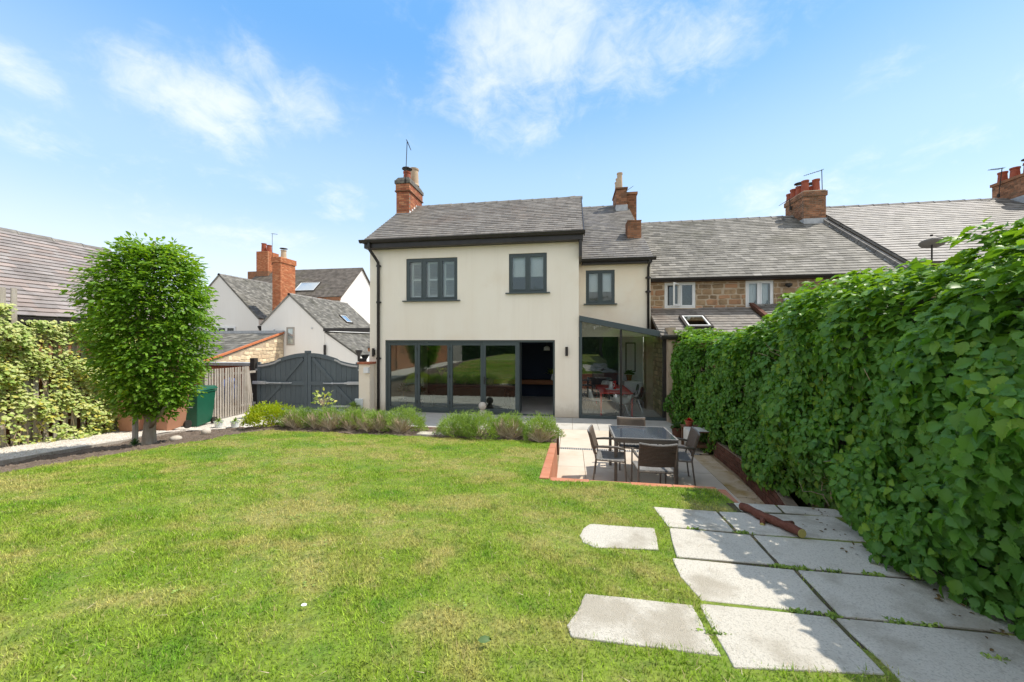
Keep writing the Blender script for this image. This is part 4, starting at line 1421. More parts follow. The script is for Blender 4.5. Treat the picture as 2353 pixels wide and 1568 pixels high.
g = MB().prism([(2.6, 13.02 - a * .8, 4.46 + b * .8) for a, b in prof], (7.5, 0, 0)).box(2.6, 13.03, 4.36, 10.1, 13.24, 4.425)
g.build('gutter', MT['black'], cot)
w4 = window_x(cot, 3.16, 4.15, 3.47, 4.35, CY + .02, 2, .06, MT['upvc'], MT['glass'], .05, MT['stone_m'], sash=.04)
w5 = window_x(cot, 5.70, 6.54, 3.47, 4.35, CY + .02, 2, .06, MT['upvc'], MT['glass'], .05, MT['stone_m'], sash=.04)
w6 = window_x(cot, 8.5, 9.4, 3.47, 4.35, CY + .02, 2, .06, MT['upvc'], MT['glass'], .05, MT['stone_m'], sash=.04)
# the opened sash, swung outwards
m = MB()
a0, b0 = Vector((3.66, CY - .005, 0)), Vector((3.36, CY - .36, 0))
dd = (b0 - a0)
for p, q, z0, z1 in ((0, .1, 3.54, 4.30), (.9, 1, 3.54, 4.30)):
    m.beam(a0 + dd * (p + q) / 2 + Vector((0, 0, z0)), a0 + dd * (p + q) / 2 + Vector((0, 0, z1)), .045, .03, dd.normalized())
for z in (3.565, 4.275):
    m.beam(a0 + Vector((0, 0, z)), b0 + Vector((0, 0, z)), .03, .05)
m.build('open_sash', MT['upvc'], w4)
cu = MB()
for s0 in (5.80, 6.16):
    cu.grid(lambda u, v, s0=s0: (s0 + .28 * u, CY + .14 + .02 * math.sin(u * 40), 3.68 + .6 * v + (1 - v) * (.09 * math.cos(u * 6.28) - .05)), 24, 6)
cu.build('net_curtain', MT['blind'], w5, fix=False)
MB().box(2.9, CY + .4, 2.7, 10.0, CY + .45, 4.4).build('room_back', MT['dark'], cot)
MB().tube([(6.92, CY - .005, 4.20), (6.92, CY - .12, 4.17)], .03, 8).lathe([(.02, 0), (.09, .05), (.1, .12), (.02, .14)], (6.92, CY - .13, 4.08), 12).build('security_lamp', MT['black'], cot)
MB().box(6.80, CY - .13, 3.55, 7.06, CY - .01, 3.80).build('utility_box', MT['metal'], cot, bevel=.01)
# verge upstand between the two cottages
for k in range(11):
    a, b = Vector((10.12, 13.05, 4.5)) + Vector(CV) * (.46 * k), Vector((10.12, 13.05, 4.5)) + Vector(CV) * (.46 * k + .44)
    MB().beam(a + Vector((0, 0, -.02)), b + Vector((0, 0, -.02)), .13, .28).build('parapet_block', MT['ridge'], cot)
    MB().beam(a + Vector((-.075, 0, -.08)), b + Vector((-.075, 0, -.08 + rng.uniform(0, .05))), .008, .13).build('flashing', MT['lead'], cot)
c4 = MB().box(9.33, 16.66, 6.8, 10.19, 18.04, 7.32).build('chimney', MT['lead'], cot)
bricks(c4, 9.36, 10.16, 16.7, 18.0, 7.2, 8.22, MT['brick_old'], MT['mortar'], sides=('F', 'L'), nmax=300)
bricks(c4, 9.32, 10.20, 16.66, 18.04, 8.225, 8.42, MT['brick_old'], MT['mortar'], sides=('F', 'L'), nmax=120)
MB().box(9.36, 16.7, 8.425, 10.16, 18.0, 8.47).build('flaunching', MT['stone_m'], c4)
for px_, py_, hh, cw_ in ((9.55, 16.95, .50, False), (9.95, 16.95, .52, False), (9.55, 17.35, .42, True), (9.95, 17.35, .38, True), (9.55, 17.75, .46, False), (9.95, 17.75, .4, False), (9.53, 18.0, .36, False)):
    chimney_pot(c4, (px_, py_, 8.46), .135, hh, MT['pot_red'], cw_)
aerial((10.22, 17.0, 8.1), 1.3, 3.3, 'tall thin tv aerial on the brick chimney with six red pots', -.03, .75, tilt=.3)
aerial((9.30, 17.5, 8.0), .45, 3.5, 'short tv aerial pointing down at the back of the red pot chimney', -.05, .55, tilt=.6)
aerial((2.52, 17.9, 8.6), .75, .4, 'tv aerial pointing up beside the tall buff chimney pots', 0, .5, tilt=-.7)
c5 = MB().box(2.5, 17.3, 7.2, 2.93, 18.6, 8.95).build('chimney', MT['brick_old'], cot)
bricks(c5, 2.51, 2.92, 17.28, 18.5, 7.7, 8.9, MT['brick_old'], MT['mortar_d'], sides=('F', 'R'), nmax=200, core=False)
MB().box(2.46, 17.24, 8.955, 2.97, 18.64, 9.06).build('cap', MT['brick_old'], c5)

# lean-to of the cottage
LV = (0, math.cos(R(26)), math.sin(R(26)))
LS = 1.95 / math.cos(R(26))
LO = (2.60, 11.28, 2.50)
m = roof_slab(LO, (1, 0, 0), LV, 3.2, LS)
lr = m.build('lean_to_roof', MT['slate'], cot)
slates(lr, LO, (1, 0, 0), LV, 3.18, LS, .2, .25, MT['slate'], nmax=160)
MB().box(3.2, 11.5, 0, 9.6, 11.7, 2.40).build('lean_to_wall', MT['brick_old'], cot)
MB().box(2.6, CY - .04, 3.405, 10.0, CY - .001, 3.47).build('flashing', MT['lead'], cot)
g = MB().prism([(2.6, 11.28 - a, 2.5 + b) for a, b in prof], (7, 0, 0))
g.build('lean_to_gutter', MT['black'], cot)
LO2 = (5.95, 11.28, 2.60)
m = roof_slab(LO2, (1, 0, 0), LV, 3.6, LS)
lr2 = m.build('lean_to_roof', MT['slate_o'], cot)
slates(lr2, LO2, (1, 0, 0), LV, 3.6, LS, .2, .25, MT['slate_o'], nmax=100)
MB().beam(Vector((5.87, 11.28, 2.62)), Vector((5.87, 11.28, 2.62)) + Vector(LV) * LS, .12, .10).build('verge_course', MT['plinth'], cot)


def rooflight(parent, O, U, Vv, u0, u1, s0, s1, glass=None, name='roof_window', mat=None):
    O, U, Vv = Vector(O), Vector(U).normalized(), Vector(Vv).normalized()
    N = U.cross(Vv)
    if N.z < 0: N = -N
    P_ = lambda u, s, n: O + U * u + Vv * s + N * n
    m = MB()
    fw = .07
    for a, b, c, d in ((u0, u0 + fw, s0, s1), (u1 - fw, u1, s0, s1), (u0 + fw, u1 - fw, s0, s0 + fw), (u0 + fw, u1 - fw, s1 - fw, s1)):
        m.hexa([P_(a, c, 0), P_(b, c, 0), P_(b, d, 0), P_(a, d, 0), P_(a, c, .10), P_(b, c, .10), P_(b, d, .10), P_(a, d, .10)])
    o = m.build(name, mat or MT['post'], parent)
    a, b, c, d = u0 + fw, u1 - fw, s0 + fw, s1 - fw
    q = .035
    m = MB()
    for a_, b_, c_, d_ in ((a, a + q, c, d), (b - q, b, c, d), (a + q, b - q, c, c + q), (a + q, b - q, d - q, d)):
        m.hexa([P_(a_, c_, .05), P_(b_, c_, .05), P_(b_, d_, .05), P_(a_, d_, .05), P_(a_, c_, .112), P_(b_, c_, .112), P_(b_, d_, .112), P_(a_, d_, .112)])
    m.build('window_trim', MT['upvc'], o)
    MB().hexa([P_(a + q, c + q, .06), P_(b - q, c + q, .06), P_(b - q, d - q, .06), P_(a + q, d - q, .06),
               P_(a + q, c + q, .09), P_(b - q, c + q, .09), P_(b - q, d - q, .09), P_(a + q, d - q, .09)]).build('pane', glass or MT['skyl'], o)
    return o


rooflight(cot, LO, (1, 0, 0), LV, .80, 1.56, .45, 1.35)

cot2 = thing('slate_cottage', 'terraced cottage beyond the brick parapet with long streaked slate roof', 'cottage', (14, CY, 0))
SO = (10.2, 13.0, 4.74)
SZ = 4.74 + 4.5 * math.tan(R(35.8))
m = roof_slab(SO, (1, 0, 0), CV, 10.5, CS)
m.add([(v[0], 35.0 - v[1], v[2]) for v in m.v[:8]], [(0, 1, 2, 3), (7, 6, 5, 4), (4, 5, 1, 0), (5, 6, 2, 1), (6, 7, 3, 2), (7, 4, 0, 3)])
sr = m.build('roof', MT['slate_s'], cot2)
slates(sr, SO, (1, 0, 0), CV, 10.5, CS, .2, .26, MT['slate_s'], nmax=300, jitter=.015)
ridge(sr, (10.2, 17.5, SZ + .03), (16.6, 17.5, SZ + .03), MT['ridge'], .5, .13)
MB().box(10.2, CY, 0, 20.6, CY + .35, 4.7).build('stone_wall', MT['stone'], cot2)
c6 = MB().box(16.98, 16.66, 7.0, 18.05, 18.04, 7.9).build('chimney', MT['lead'], cot2)
bricks(c6, 17.01, 18.02, 16.7, 18.0, 7.7, 8.62, MT['brick_old'], MT['mortar_d'], sides=('F', 'L'), nmax=200)
MB().box(16.97, 16.66, 8.63, 18.06, 18.04, 8.74).build('cap', MT['brick_old'], c6)
for px_, py_, cw_ in ((17.25, 17.0, True), (17.25, 17.45, False), (17.75, 17.0, False), (17.75, 17.45, True), (17.23, 17.85, False)):
    chimney_pot(c6, (px_, py_, 8.73), .14, .44, MT['pot_red'], cw_)
aerial((16.85, 17.6, 8.1), 1.15, 3.4, 'tv aerial on a leaning pole beside the far right chimney', .12, .55, tilt=.1)
t = thing('satellite_dish', 'round grey satellite dish on a pole above the creeper in front of the slate roof', 'satellite dish', (10.7, 12.95, 4.6))
dv = Vector((.22, .30, .92)).normalized()
e1 = dv.cross(Vector((0, 1, 0))).normalized()
e2 = dv.cross(e1)
dc = Vector((10.68, 12.9, 5.24))
m = MB()
vs, fs = [], []
for i in range(6):
    for k in range(20):
        rr = .29 * i / 5
        a = 2 * math.pi * k / 20
        vs.append(dc + (e1 * math.cos(a) + e2 * math.sin(a) * .92) * rr + dv * (rr * rr * .55))
for i in range(5):
    for k in range(20):
        fs.append((i * 20 + k, i * 20 + (k + 1) % 20, i * 20 + 20 + (k + 1) % 20, i * 20 + 20 + k))
o = m.add(vs, fs).build('dish', MT['dish'], t, fix=False, smooth=True)
o.modifiers.new('thick', 'SOLIDIFY').thickness = .008
MB().tube([dc, (10.72, 12.95, 4.9), (10.72, 12.95, 4.5)], .02, 6).build('pole', MT['post'], t)
MB().tube([dc + e2 * .33 + dv * .05, dc + dv * .33], .008, 5).box(dc.x + dv.x * .33 - .025, dc.y + dv.y * .33 - .025, dc.z + .28, dc.x + dv.x * .33 + .025, dc.y + dv.y * .33 + .025, dc.z + .33).build('feed_arm', MT['post'], t)
#--LEFT--

# ------------------------------------------------------------------ barn with clay tiles and its climber
barn = thing('barn', 'long brick barn with streaked red and grey clay tile roof behind the trellis', 'barn', (-12, 5, 0))
MB().box(-16.2, 1.5, -.05, -10.85, 8.8, 2.75).prism([(-16.2, 8.6, 2.75), (-10.9, 8.6, 2.75), (-13.5, 8.6, 4.85)], (0, .2, 0)).build('barn_wall', MT['brick_old'], barn)
BV = Vector((-2.8, 0, 2.19))
BS = BV.length
BO = (-10.68, 1.5, 2.84)
m = roof_slab(BO, (0, 1, 0), BV, 7.4, BS)
m.add([(-27.0 - v[0], v[1], v[2]) for v in m.v[:8]], [(0, 1, 2, 3), (7, 6, 5, 4), (4, 5, 1, 0), (5, 6, 2, 1), (6, 7, 3, 2), (7, 4, 0, 3)])
br = m.build('roof', MT['tile'], barn)
slates(br, BO, (0, 1, 0), BV, 7.4, BS, .15, .33, MT['tile'], name='clay_tile', nmax=300, thick=.020, jitter=.004, gap=.0015, lf=(.022, .025))
ridge(br, (-13.49, 1.5, 5.06), (-13.49, 8.9, 5.06), MT['ridge'], .6, .14)
MB().box(-10.72, 1.5, 2.70, -10.60, 8.9, 2.80).box(-10.84, 1.5, 2.6, -10.73, 8.9, 2.74).build('gutter', MT['black'], barn)

trel = thing('trellis', 'tall weathered slat trellis on the barn wall under the variegated climber', 'trellis', (-10.5, 6, .3))
y = 4.3
while y < 7.35:
    top = 3.36 if y < 5.58 else 2.62
    MB().box(-10.53, y, pz(y) - .05, -10.505, y + .075, top + rng.uniform(-.02, .02)).build('slat', MT['wood'], trel)
    y += .145
for z in (.7, 1.7, 2.5):
    MB().box(-10.56, 4.25, z, -10.532, 7.4, z + .06).build('rail', MT['wood'], trel)
for yy in (4.28, 5.72, 7.38):
    MB().box(-10.64, yy - .04, .2, -10.562, yy + .04, 3.3 if yy < 5.6 else 2.6).build('post', MT['wood'], trel)


# ------------------------------------------------------------------ foliage helpers
def frames(D, N):
    D = D / np.linalg.norm(D, axis=1, keepdims=True)
    Sd = np.cross(D, N)
    Sd /= np.linalg.norm(Sd, axis=1, keepdims=True) + 1e-9
    N = np.cross(Sd, D)
    return D, N, Sd


def leaf_proto(outline, fold=.12, droop=.16):
    """outline: half outline [(x,y)...] from base to tip; returns verts (x,y,z) and triangles"""
    ys = [p[1] for p in outline]
    L_ = max(ys)
    mid = [(0, t * L_) for t in (0, .35, .68, 1.0)]
    V, F = [], []
    z = lambda x_, y_: fold * abs(x_) - droop * (y_ / L_) ** 2
    for a, b in mid: V.append((a, b, z(a, b)))
    nm = len(V)
    for s in (-1, 1):
        base = len(V)
        for x_, y_ in outline: V.append((s * x_, y_, z(x_, y_)))
        prev_mid = 0
        for i in range(len(outline) - 1):
            yc = (outline[i][1] + outline[i + 1][1]) / 2
            j = min(range(nm), key=lambda q: abs(mid[q][1] - yc))
            tri = (j, base + i, base + i + 1)
            F.append(tri if s < 0 else tri[::-1])
            if j != prev_mid:
                tri = (prev_mid, base + i, j)
                F.append(tri if s < 0 else tri[::-1])
            prev_mid = j
        tri = (prev_mid, base + len(outline) - 1, nm - 1)
        if prev_mid != nm - 1: F.append(tri if s < 0 else tri[::-1])
    return np.array(V, float), np.array(F)


def leaf_cloud(name, proto, P, D, N, S, mat, parent=None, **kw):
    pv, pf = proto
    D, N, Sd = frames(D, N)
    V = P[:, None] + S[:, None, None] * (pv[None, :, 0:1] * Sd[:, None] + pv[None, :, 1:2] * D[:, None] + pv[None, :, 2:3] * N[:, None])
    F = pf[None] + (np.arange(len(P)) * len(pv))[:, None, None]
    return mesh_np(name, V.reshape(-1, 3), F.reshape(-1, 3), mat, parent, **kw)


def split_leaves(parent, proto, P, D, N, S, mat, nmax=300, name='leaf'):
    """the nmax leaves that look largest as objects, the rest one joined part"""
    sc_ = []
    for i in range(len(P)):
        u, v, f = proj(*P[i])
        ok = f > .3 and -20 < u < 2373 and 0 < v < 1580
        sc_.append(S[i] / f if ok else 0)
    sc_ = np.array(sc_)
    order = np.argsort(-sc_)
    big, rest = order[:nmax], order[nmax:]
    Df, Nf, Sf = frames(D, N)
    me = bpy.data.meshes.new(name)
    me.from_pydata(proto[0].tolist(), [], proto[1].tolist())
    me.materials.append(mat)
    for i in big:
        M_ = mat4(Sf[i] * S[i], Df[i] * S[i], Nf[i] * S[i], P[i])
        obj(name, me, parent, M_)
    leaf_cloud('leaves', proto, P[rest], D[rest], N[rest], S[rest], mat, parent, kind='stuff')


TRIA, TRIF = np.array([(-.5, 0, 0), (.5, 0, 0), (0, 1, 0)], float), np.array([(0, 1, 2)])
CREEP = leaf_proto([(.02, 0), (.17, .08), (.28, .26), (.38, .30), (.34, .42), (.46, .52), (.35, .62), (.39, .72), (.22, .80), (.23, .92), (.08, 1.0), (0, 1.2)], .38, .30)
OVAL = leaf_proto([(.02, 0), (.20, .2), (.25, .5), (.15, .82), (0, 1.0)], .3, .18)
LOBED = leaf_proto([(.02, .0), (.34, .05), (.30, .3), (.42, .48), (.22, .6), (.16, .85), (0, 1.0)], .15, .2)

leaf_cloud('lawn_weeds', OVAL, *WEED, MT['lav'], kind='stuff', label='flat rosettes of broad leaved weeds in the lawn')
n = 1500
x_, y_ = nr.uniform(-6.3, 1.3, n), nr.uniform(1.1, 6.9, n)
kp = ~((x_ > -.45) & (y_ > 4.3))
x_, y_ = x_[kp], y_[kp]
z_ = .45 + .105 * (7 - np.maximum(y_, 1)) + .022
n = len(x_)
leaf_cloud('lawn_straw', (TRIA * np.array([.05, 1, 1]), TRIF), np.c_[x_, y_, z_], np.c_[nr.normal(0, 1, n), nr.normal(0, 1, n), np.abs(nr.normal(0, .2, n))], np.c_[nr.normal(0, .2, n), nr.normal(0, .2, n), np.ones(n)], nr.uniform(.02, .055, n), MT['twig'], kind='stuff', label='dry straws and clippings scattered on the lawn')

# variegated climber on the trellis
clim = thing('variegated_climber', 'cream and green variegated climber covering the wooden trellis', 'climbing plant', (-10.4, 6, .3))
n = 15000
yy = nr.uniform(4.2, 7.45, n)
top = np.where(yy < 5.45, 3.05, 2.78)
zz_ = .32 + (top - .32) * nr.uniform(0, 1, n) ** .9
dn = np.sin(yy * 3.9 + 1.2 * np.sin(zz_ * 5.1)) + np.sin(zz_ * 8.3 + 1.5 * np.sin(yy * 2.9)) + .7 * np.sin(yy * 11 + zz_ * 7)
keep = dn + nr.normal(0, .8, n) > -.85
keep &= ~((zz_ < 1.1) & (yy < 5.75) & (nr.uniform(0, 1, n) < .75))
keep &= ~((zz_ > 2.75) & (yy < 5.0) & (nr.uniform(0, 1, n) < .2))
yy, zz_, dn = yy[keep], zz_[keep], dn[keep]
bulge = .10 + .09 * np.clip(dn, 0, 2) + .22 * np.exp(-((zz_ - .55) / .35) ** 2) * (yy > 5.8)
P = np.c_[-10.5 + bulge * nr.uniform(.2, 1.1, len(yy)), yy, zz_]
D = np.c_[nr.uniform(.4, 1.0, len(yy)), nr.uniform(-1, 1, len(yy)), nr.uniform(-.9, .15, len(yy))]
N = np.c_[nr.uniform(.3, .9, len(yy)), nr.uniform(-.4, .4, len(yy)), nr.uniform(.5, 1.0, len(yy))]
split_leaves(clim, LOBED, P, D, N, nr.uniform(.045, .085, len(yy)), MT['ivy'])
st = MB()
for k in range(22):
    y0 = rng.uniform(4.4, 7.3)
    pts = [(-10.49, y0, .25)]
    for q in range(7):
        pts.append((-10.49 + rng.uniform(0, .05), pts[-1][1] + rng.uniform(-.12, .12), pts[-1][2] + rng.uniform(.2, .42)))
    st.tube(pts, .009, 4)
st.build('stems', MT['twig'], clim, kind='stuff')

# ------------------------------------------------------------------ clipped hornbeam with stake
TX, TY = -7.42, 5.5
TZ = zb(TX, TY)
tree = thing('hornbeam_tree', 'dense clipped oval hornbeam tree with bright green crown in the bare bed', 'tree', (TX, TY, TZ))
m = MB()
m.tube([(TX + .02, TY, TZ - .1), (TX, TY, TZ + .05), (TX + .01, TY, TZ + .3), (TX + .05, TY, TZ + .55)], [.13, .10, .085, .08], 10)
for a, s, h in ((.2, .55, 2.3), (1.5, .3, 2.8), (2.7, .6, 2.2), (3.9, .5, 2.4), (5.0, .45, 2.5), (.9, .1, 3.2), (2.0, .75, 1.3), (4.5, .8, 1.2), (0.1, .85, 1.0)):
    m.tube([(TX + .03, TY, TZ + .42), (TX + math.cos(a) * s * .25, TY + math.sin(a) * s * .25, TZ + .42 + h * .35), (TX + math.cos(a) * s * .5, TY + math.sin(a) * s * .5, TZ + .42 + h * .7), (TX + math.cos(a) * s * .68, TY + math.sin(a) * s * .68, TZ + .42 + h)], [.055, .042, .028, .012], 7)
m.tube([(TX + .04, TY - .02, TZ + .3), (TX + .3, TY - .05, TZ + .55), (TX + .55, TY - .1, TZ + .8)], [.04, .03, .02], 7)
m.build('trunk', MT['bark'], tree, smooth=True)
prof_t = [(1.08, .12), (1.22, .27), (1.40, .41), (1.68, .52), (2.02, .60), (2.4, .645), (2.8, .67), (3.15, .66), (3.5, .59), (3.72, .48), (3.90, .34), (4.0, .14)]
pzs, prs = [p[0] for p in prof_t], [p[1] for p in prof_t]
ns = 4000
z = 1.08 + nr.uniform(0, 1, ns) ** .82 * 2.9
a = nr.uniform(0, 2 * np.pi, ns)
lump = 1 + .10 * np.sin(a * 3 + z * 2.6) + .09 * np.sin(a * 5 - z * 4.1 + 1) + .07 * np.sin(a * 9 + z * 7) + .05 * np.sin(a * 14 - z * 11)
rad = np.interp(z, pzs, prs) * lump
k = np.where(nr.uniform(0, 1, ns) < .70, nr.uniform(.78, 1.02, ns), nr.uniform(.25, .85, ns)) + (nr.uniform(0, 1, ns) < .06) * nr.uniform(.04, .16, ns)
rad = rad * k
c = np.c_[TX + .08 + np.cos(a) * rad, TY + np.sin(a) * rad, z]
topk = np.clip((z - 3.2) / .9, 0, 1)
d = np.c_[np.cos(a), np.sin(a), -.15 + .9 * topk + nr.normal(0, .3, ns)] + nr.normal(0, .28, (ns, 3))
d /= np.linalg.norm(d, axis=1, keepdims=True)
upv = np.c_[nr.normal(0, .25, ns), nr.normal(0, .25, ns), np.ones(ns)] + .5 * d * topk[:, None]
sd = np.cross(d, upv)
sd /= np.linalg.norm(sd, axis=1, keepdims=True)
P, D, N, S = [], [], [], []
for i in range(7):          # a spray: leaves left and right along a twig
    t = (i - 1.5) * .05
    sg = 1 if i % 2 else -1
    P.append(c + d * t)
    D.append(d * (.75 if i < 6 else 1.5) + sd * sg * (1.0 if i < 6 else 0) + nr.normal(0, .18, (ns, 3)) + np.array([0, 0, -.18]))
    N.append(upv + nr.normal(0, .3, (ns, 3)))
    S.append(nr.uniform(.045, .10, ns))
leaf_cloud('crown', OVAL, np.concatenate(P), np.concatenate(D), np.concatenate(N), np.concatenate(S), MT['tree_leaf'], tree)
t = thing('tree_stake', 'short wooden stake beside the hornbeam trunk', 'stake', (TX - .36, TY + .04, TZ))
MB().tube([(TX - .36, TY + .04, TZ - .12), (TX - .34, TY + .04, TZ + .95)], .042, 8).build('stake_post', MT['wood'], t)
MB().box(TX - .34, TY - .05, TZ + .62, TX + .02, TY + .09, TZ + .67).build('tie', MT['black'], t)
rosette(thing('weed_tuft', 'small green weed tuft between the stake and the tree trunk', 'weed', (TX - .2, TY - .05, TZ)), (TX - .2, TY - .08, TZ), 60, .18, .012, MT['plant'], 'leaves', 1.1, 4)

# ------------------------------------------------------------------ bushes along the bed
TRI = (np.array([(-.5, 0, 0), (.5, 0, 0), (.28, .6, .05), (-.28, .6, .05), (0, 1, 0)], float) * np.array([.20, 1, 1]), np.array([(0, 1, 2), (0, 2, 3), (3, 2, 4)]))


def shrub(name, label, cat, x, y, z, rx, ry, h, n, mat, proto, smin, smax, group=None, upright=.8, twigs=0, seed=0, core=.55):
    t = thing(name, label, cat, (x, y, z), 0, group)
    r_ = np.random.default_rng(seed)
    th = r_.uniform(0, 2 * np.pi, n)
    cz_ = r_.uniform(-.05, 1, n)
    s_ = np.sqrt(np.maximum(0, 1 - np.clip(cz_, 0, 1) ** 2))
    k = np.where(r_.uniform(0, 1, n) < .7, r_.uniform(.82, 1.02, n), r_.uniform(core, .9, n))
    lump = 1 + .15 * np.sin(th * 3 + seed) * s_ + .16 * np.sin(th * 5 + cz_ * 6 + seed) + .07 * np.sin(th * 11 + cz_ * 9)
    dirv = np.c_[np.cos(th) * s_, np.sin(th) * s_, np.maximum(cz_, 0.0)]
    P = np.c_[x + dirv[:, 0] * rx * k * lump, y + dirv[:, 1] * ry * k * lump, z + .02 + dirv[:, 2] * h * k * lump * .9 + .03]
    D = dirv * np.array([1, 1, .5]) + np.c_[r_.normal(0, .35, n), r_.normal(0, .35, n), upright + r_.normal(0, .25, n)]
    N = r_.normal(0, 1, (n, 3)) + dirv
    Sz = r_.uniform(smin, smax, n)
    q = random.Random(seed)
    nf = (twigs + 12) // 38
    fans = [x + rx * ((f_ + .5) / max(1, nf) * 1.5 - .75 + q.uniform(-.12, .12)) for f_ in range(nf)]
    kp = np.ones(n, bool)
    for fx in fans:     # the old wood shows where the front of the bush has died back
        kp &= ~((P[:, 1] < y - .25 * ry) & (np.abs(P[:, 0] - fx) < .21) & (P[:, 2] < z + h * .66 - np.abs(P[:, 0] - fx) * .8))
    P, D, N, Sz = P[kp], D[kp], N[kp], Sz[kp]
    leaf_cloud('foliage', proto, P, D, N, Sz, mat, t)
    if twigs:
        m = MB()
        for fx in fans:
            fy = y - ry * q.uniform(.45, .6)
            for i in range(44):
                a = q.uniform(-1.2, 1.2)
                l = q.uniform(.2, .40)
                b = (fx + q.uniform(-.04, .04), fy + q.uniform(-.03, .05), z)
                e = (b[0] + math.sin(a) * l * .8, b[1] - q.uniform(.02, .26) * l * 1.6, z + math.cos(a) * l)
                md = ((b[0] + e[0]) / 2 + q.uniform(-.02, .02), (b[1] + e[1]) / 2, (b[2] + e[2]) / 2)
                m.tube([b, md, e], [.007, .006, .004], 3, False)
                for w in range(2):
                    e2 = (e[0] + q.uniform(-.06, .06), e[1] + q.uniform(-.05, .03), e[2] + q.uniform(-.01, .08))
                    m.tube([md, e2], [.004, .002], 3, False)
        m.build('dead_twigs', MT['twig'], t, fix=False)
    m = MB()
    for i in range(9):
        a = i * .7
        m.tube([(x, y, z - .03), (x + math.cos(a) * rx * .5, y + math.sin(a) * ry * .5, z + h * .55)], [.014, .006], 4)
    m.build('stem', MT['twig'], t)
    return t


BZ_ = .45
G1 = 'low lavender bushes along the bed'
shrub('lime_shrub', 'bright lime yellow mounded shrub at the end of the bush row by the gate', 'shrub', -6.75, 7.45, BZ_, .60, .38, .45, 4200, MT['lime'], OVAL, .030, .055, upright=.5, seed=1)
for i, (x_, y_, rx, ry, h, tw, lb) in enumerate([
        (-5.95, 7.40, .46, .30, .38, 52, 'lavender bush with a fan of dead twigs next to the lime shrub'),
        (-5.22, 7.42, .48, .33, .42, 78, 'wide lavender bush with dead wood below the yellow rose sapling'),
        (-4.62, 7.44, .36, .30, .39, 52, 'lavender bush with bleached twigs, third along from the lime shrub'),
        (-4.08, 7.38, .36, .30, .37, 78, 'lavender bush with two pale twig fans beside the rounded end bush'),
        (-3.48, 7.42, .44, .36, .46, 40, 'rounded green lavender bush at the gap end of the long row'),
        (-2.25, 7.26, .40, .34, .40, 0, 'dense green lavender bush on the other side of the gap from the long row'),
        (-1.78, 7.20, .42, .36, .46, 0, 'tall middle lavender bush of the shorter row, in front of the stone balls'),
        (-1.22, 7.34, .34, .30, .41, 80, 'lavender bush with grey dead twigs at its foot in the shorter row'),
        (-.58, 7.16, .37, .33, .43, 26, 'round lavender bush standing alone on the corner of the patio edging')]):
    shrub('lavender_bush', lb, 'bush', x_, y_, BZ_, rx, ry, h, 8200, MT['lav'], TRI, .026, .052, G1, .5, tw, 30 + i)
shrub('rose_sapling', 'small yellow green rose sapling rising behind the lavender bushes', 'sapling', -5.62, 7.72, BZ_ + .42, .22, .16, .30, 70, MT['ivy'], OVAL, .06, .10, upright=.1, seed=12)
MB().tube([(-5.62, 7.72, .44), (-5.6, 7.72, .7), (-5.66, 7.72, 1.0)], .008, 5).tube([(-5.6, 7.72, .7), (-5.45, 7.72, 1.08)], .006, 5).build('cane', MT['twig'], bpy.data.objects['rose_sapling'])
t = thing('ground_slab', 'narrow white stone slab at the lawn edge between the two bush rows', 'slab', (-2.8, 7.25, .45))
MB().box(-3.1, 7.12, .40, -2.5, 7.34, .475).build('slab_body', MT['slab'], t, bevel=.01)
for x_, y_, r_, sq, lb in ((-7.52, 6.63, .085, (1, 1, .95), 'round pale stone ball on the soil between tree and white pots'), (-7.17, 5.75, .085, (1.2, 1, .65), 'flattened pale stone on the soil just past the tree trunk')):
    z = zb(x_, y_)
    tag(MB().ball((x_, y_, z + r_ * sq[2] * .75), r_, 14, 9, sq).build('boulder', MT['ball'], smooth=True), lb, 'stone')
t = thing('ball_ornament', 'stacked pale stone balls standing before the glazed doors', 'ornament', (-2.68, 11.1, 0))
MB().ball((-2.68, 11.1, .12), .14, 16, 10).build('ball', MT['ball'], t, smooth=True)
MB().ball((-2.68, 11.1, .36), .125, 16, 10).build('ball', MT['ball'], t, smooth=True)

# ------------------------------------------------------------------ double gate
GL, GR = Vector((-10.56, 11.1, 0)), Vector((-6.98, 11.45, 0))
ga = math.atan2(GR.y - GL.y, GR.x - GL.x)
GW = (GR - GL).length / 2 - .01
ztop = lambda p: 1.58 + .37 * (p * p * (3 - 2 * p)) + .04 * math.sin(p * math.pi) * (p > .4)


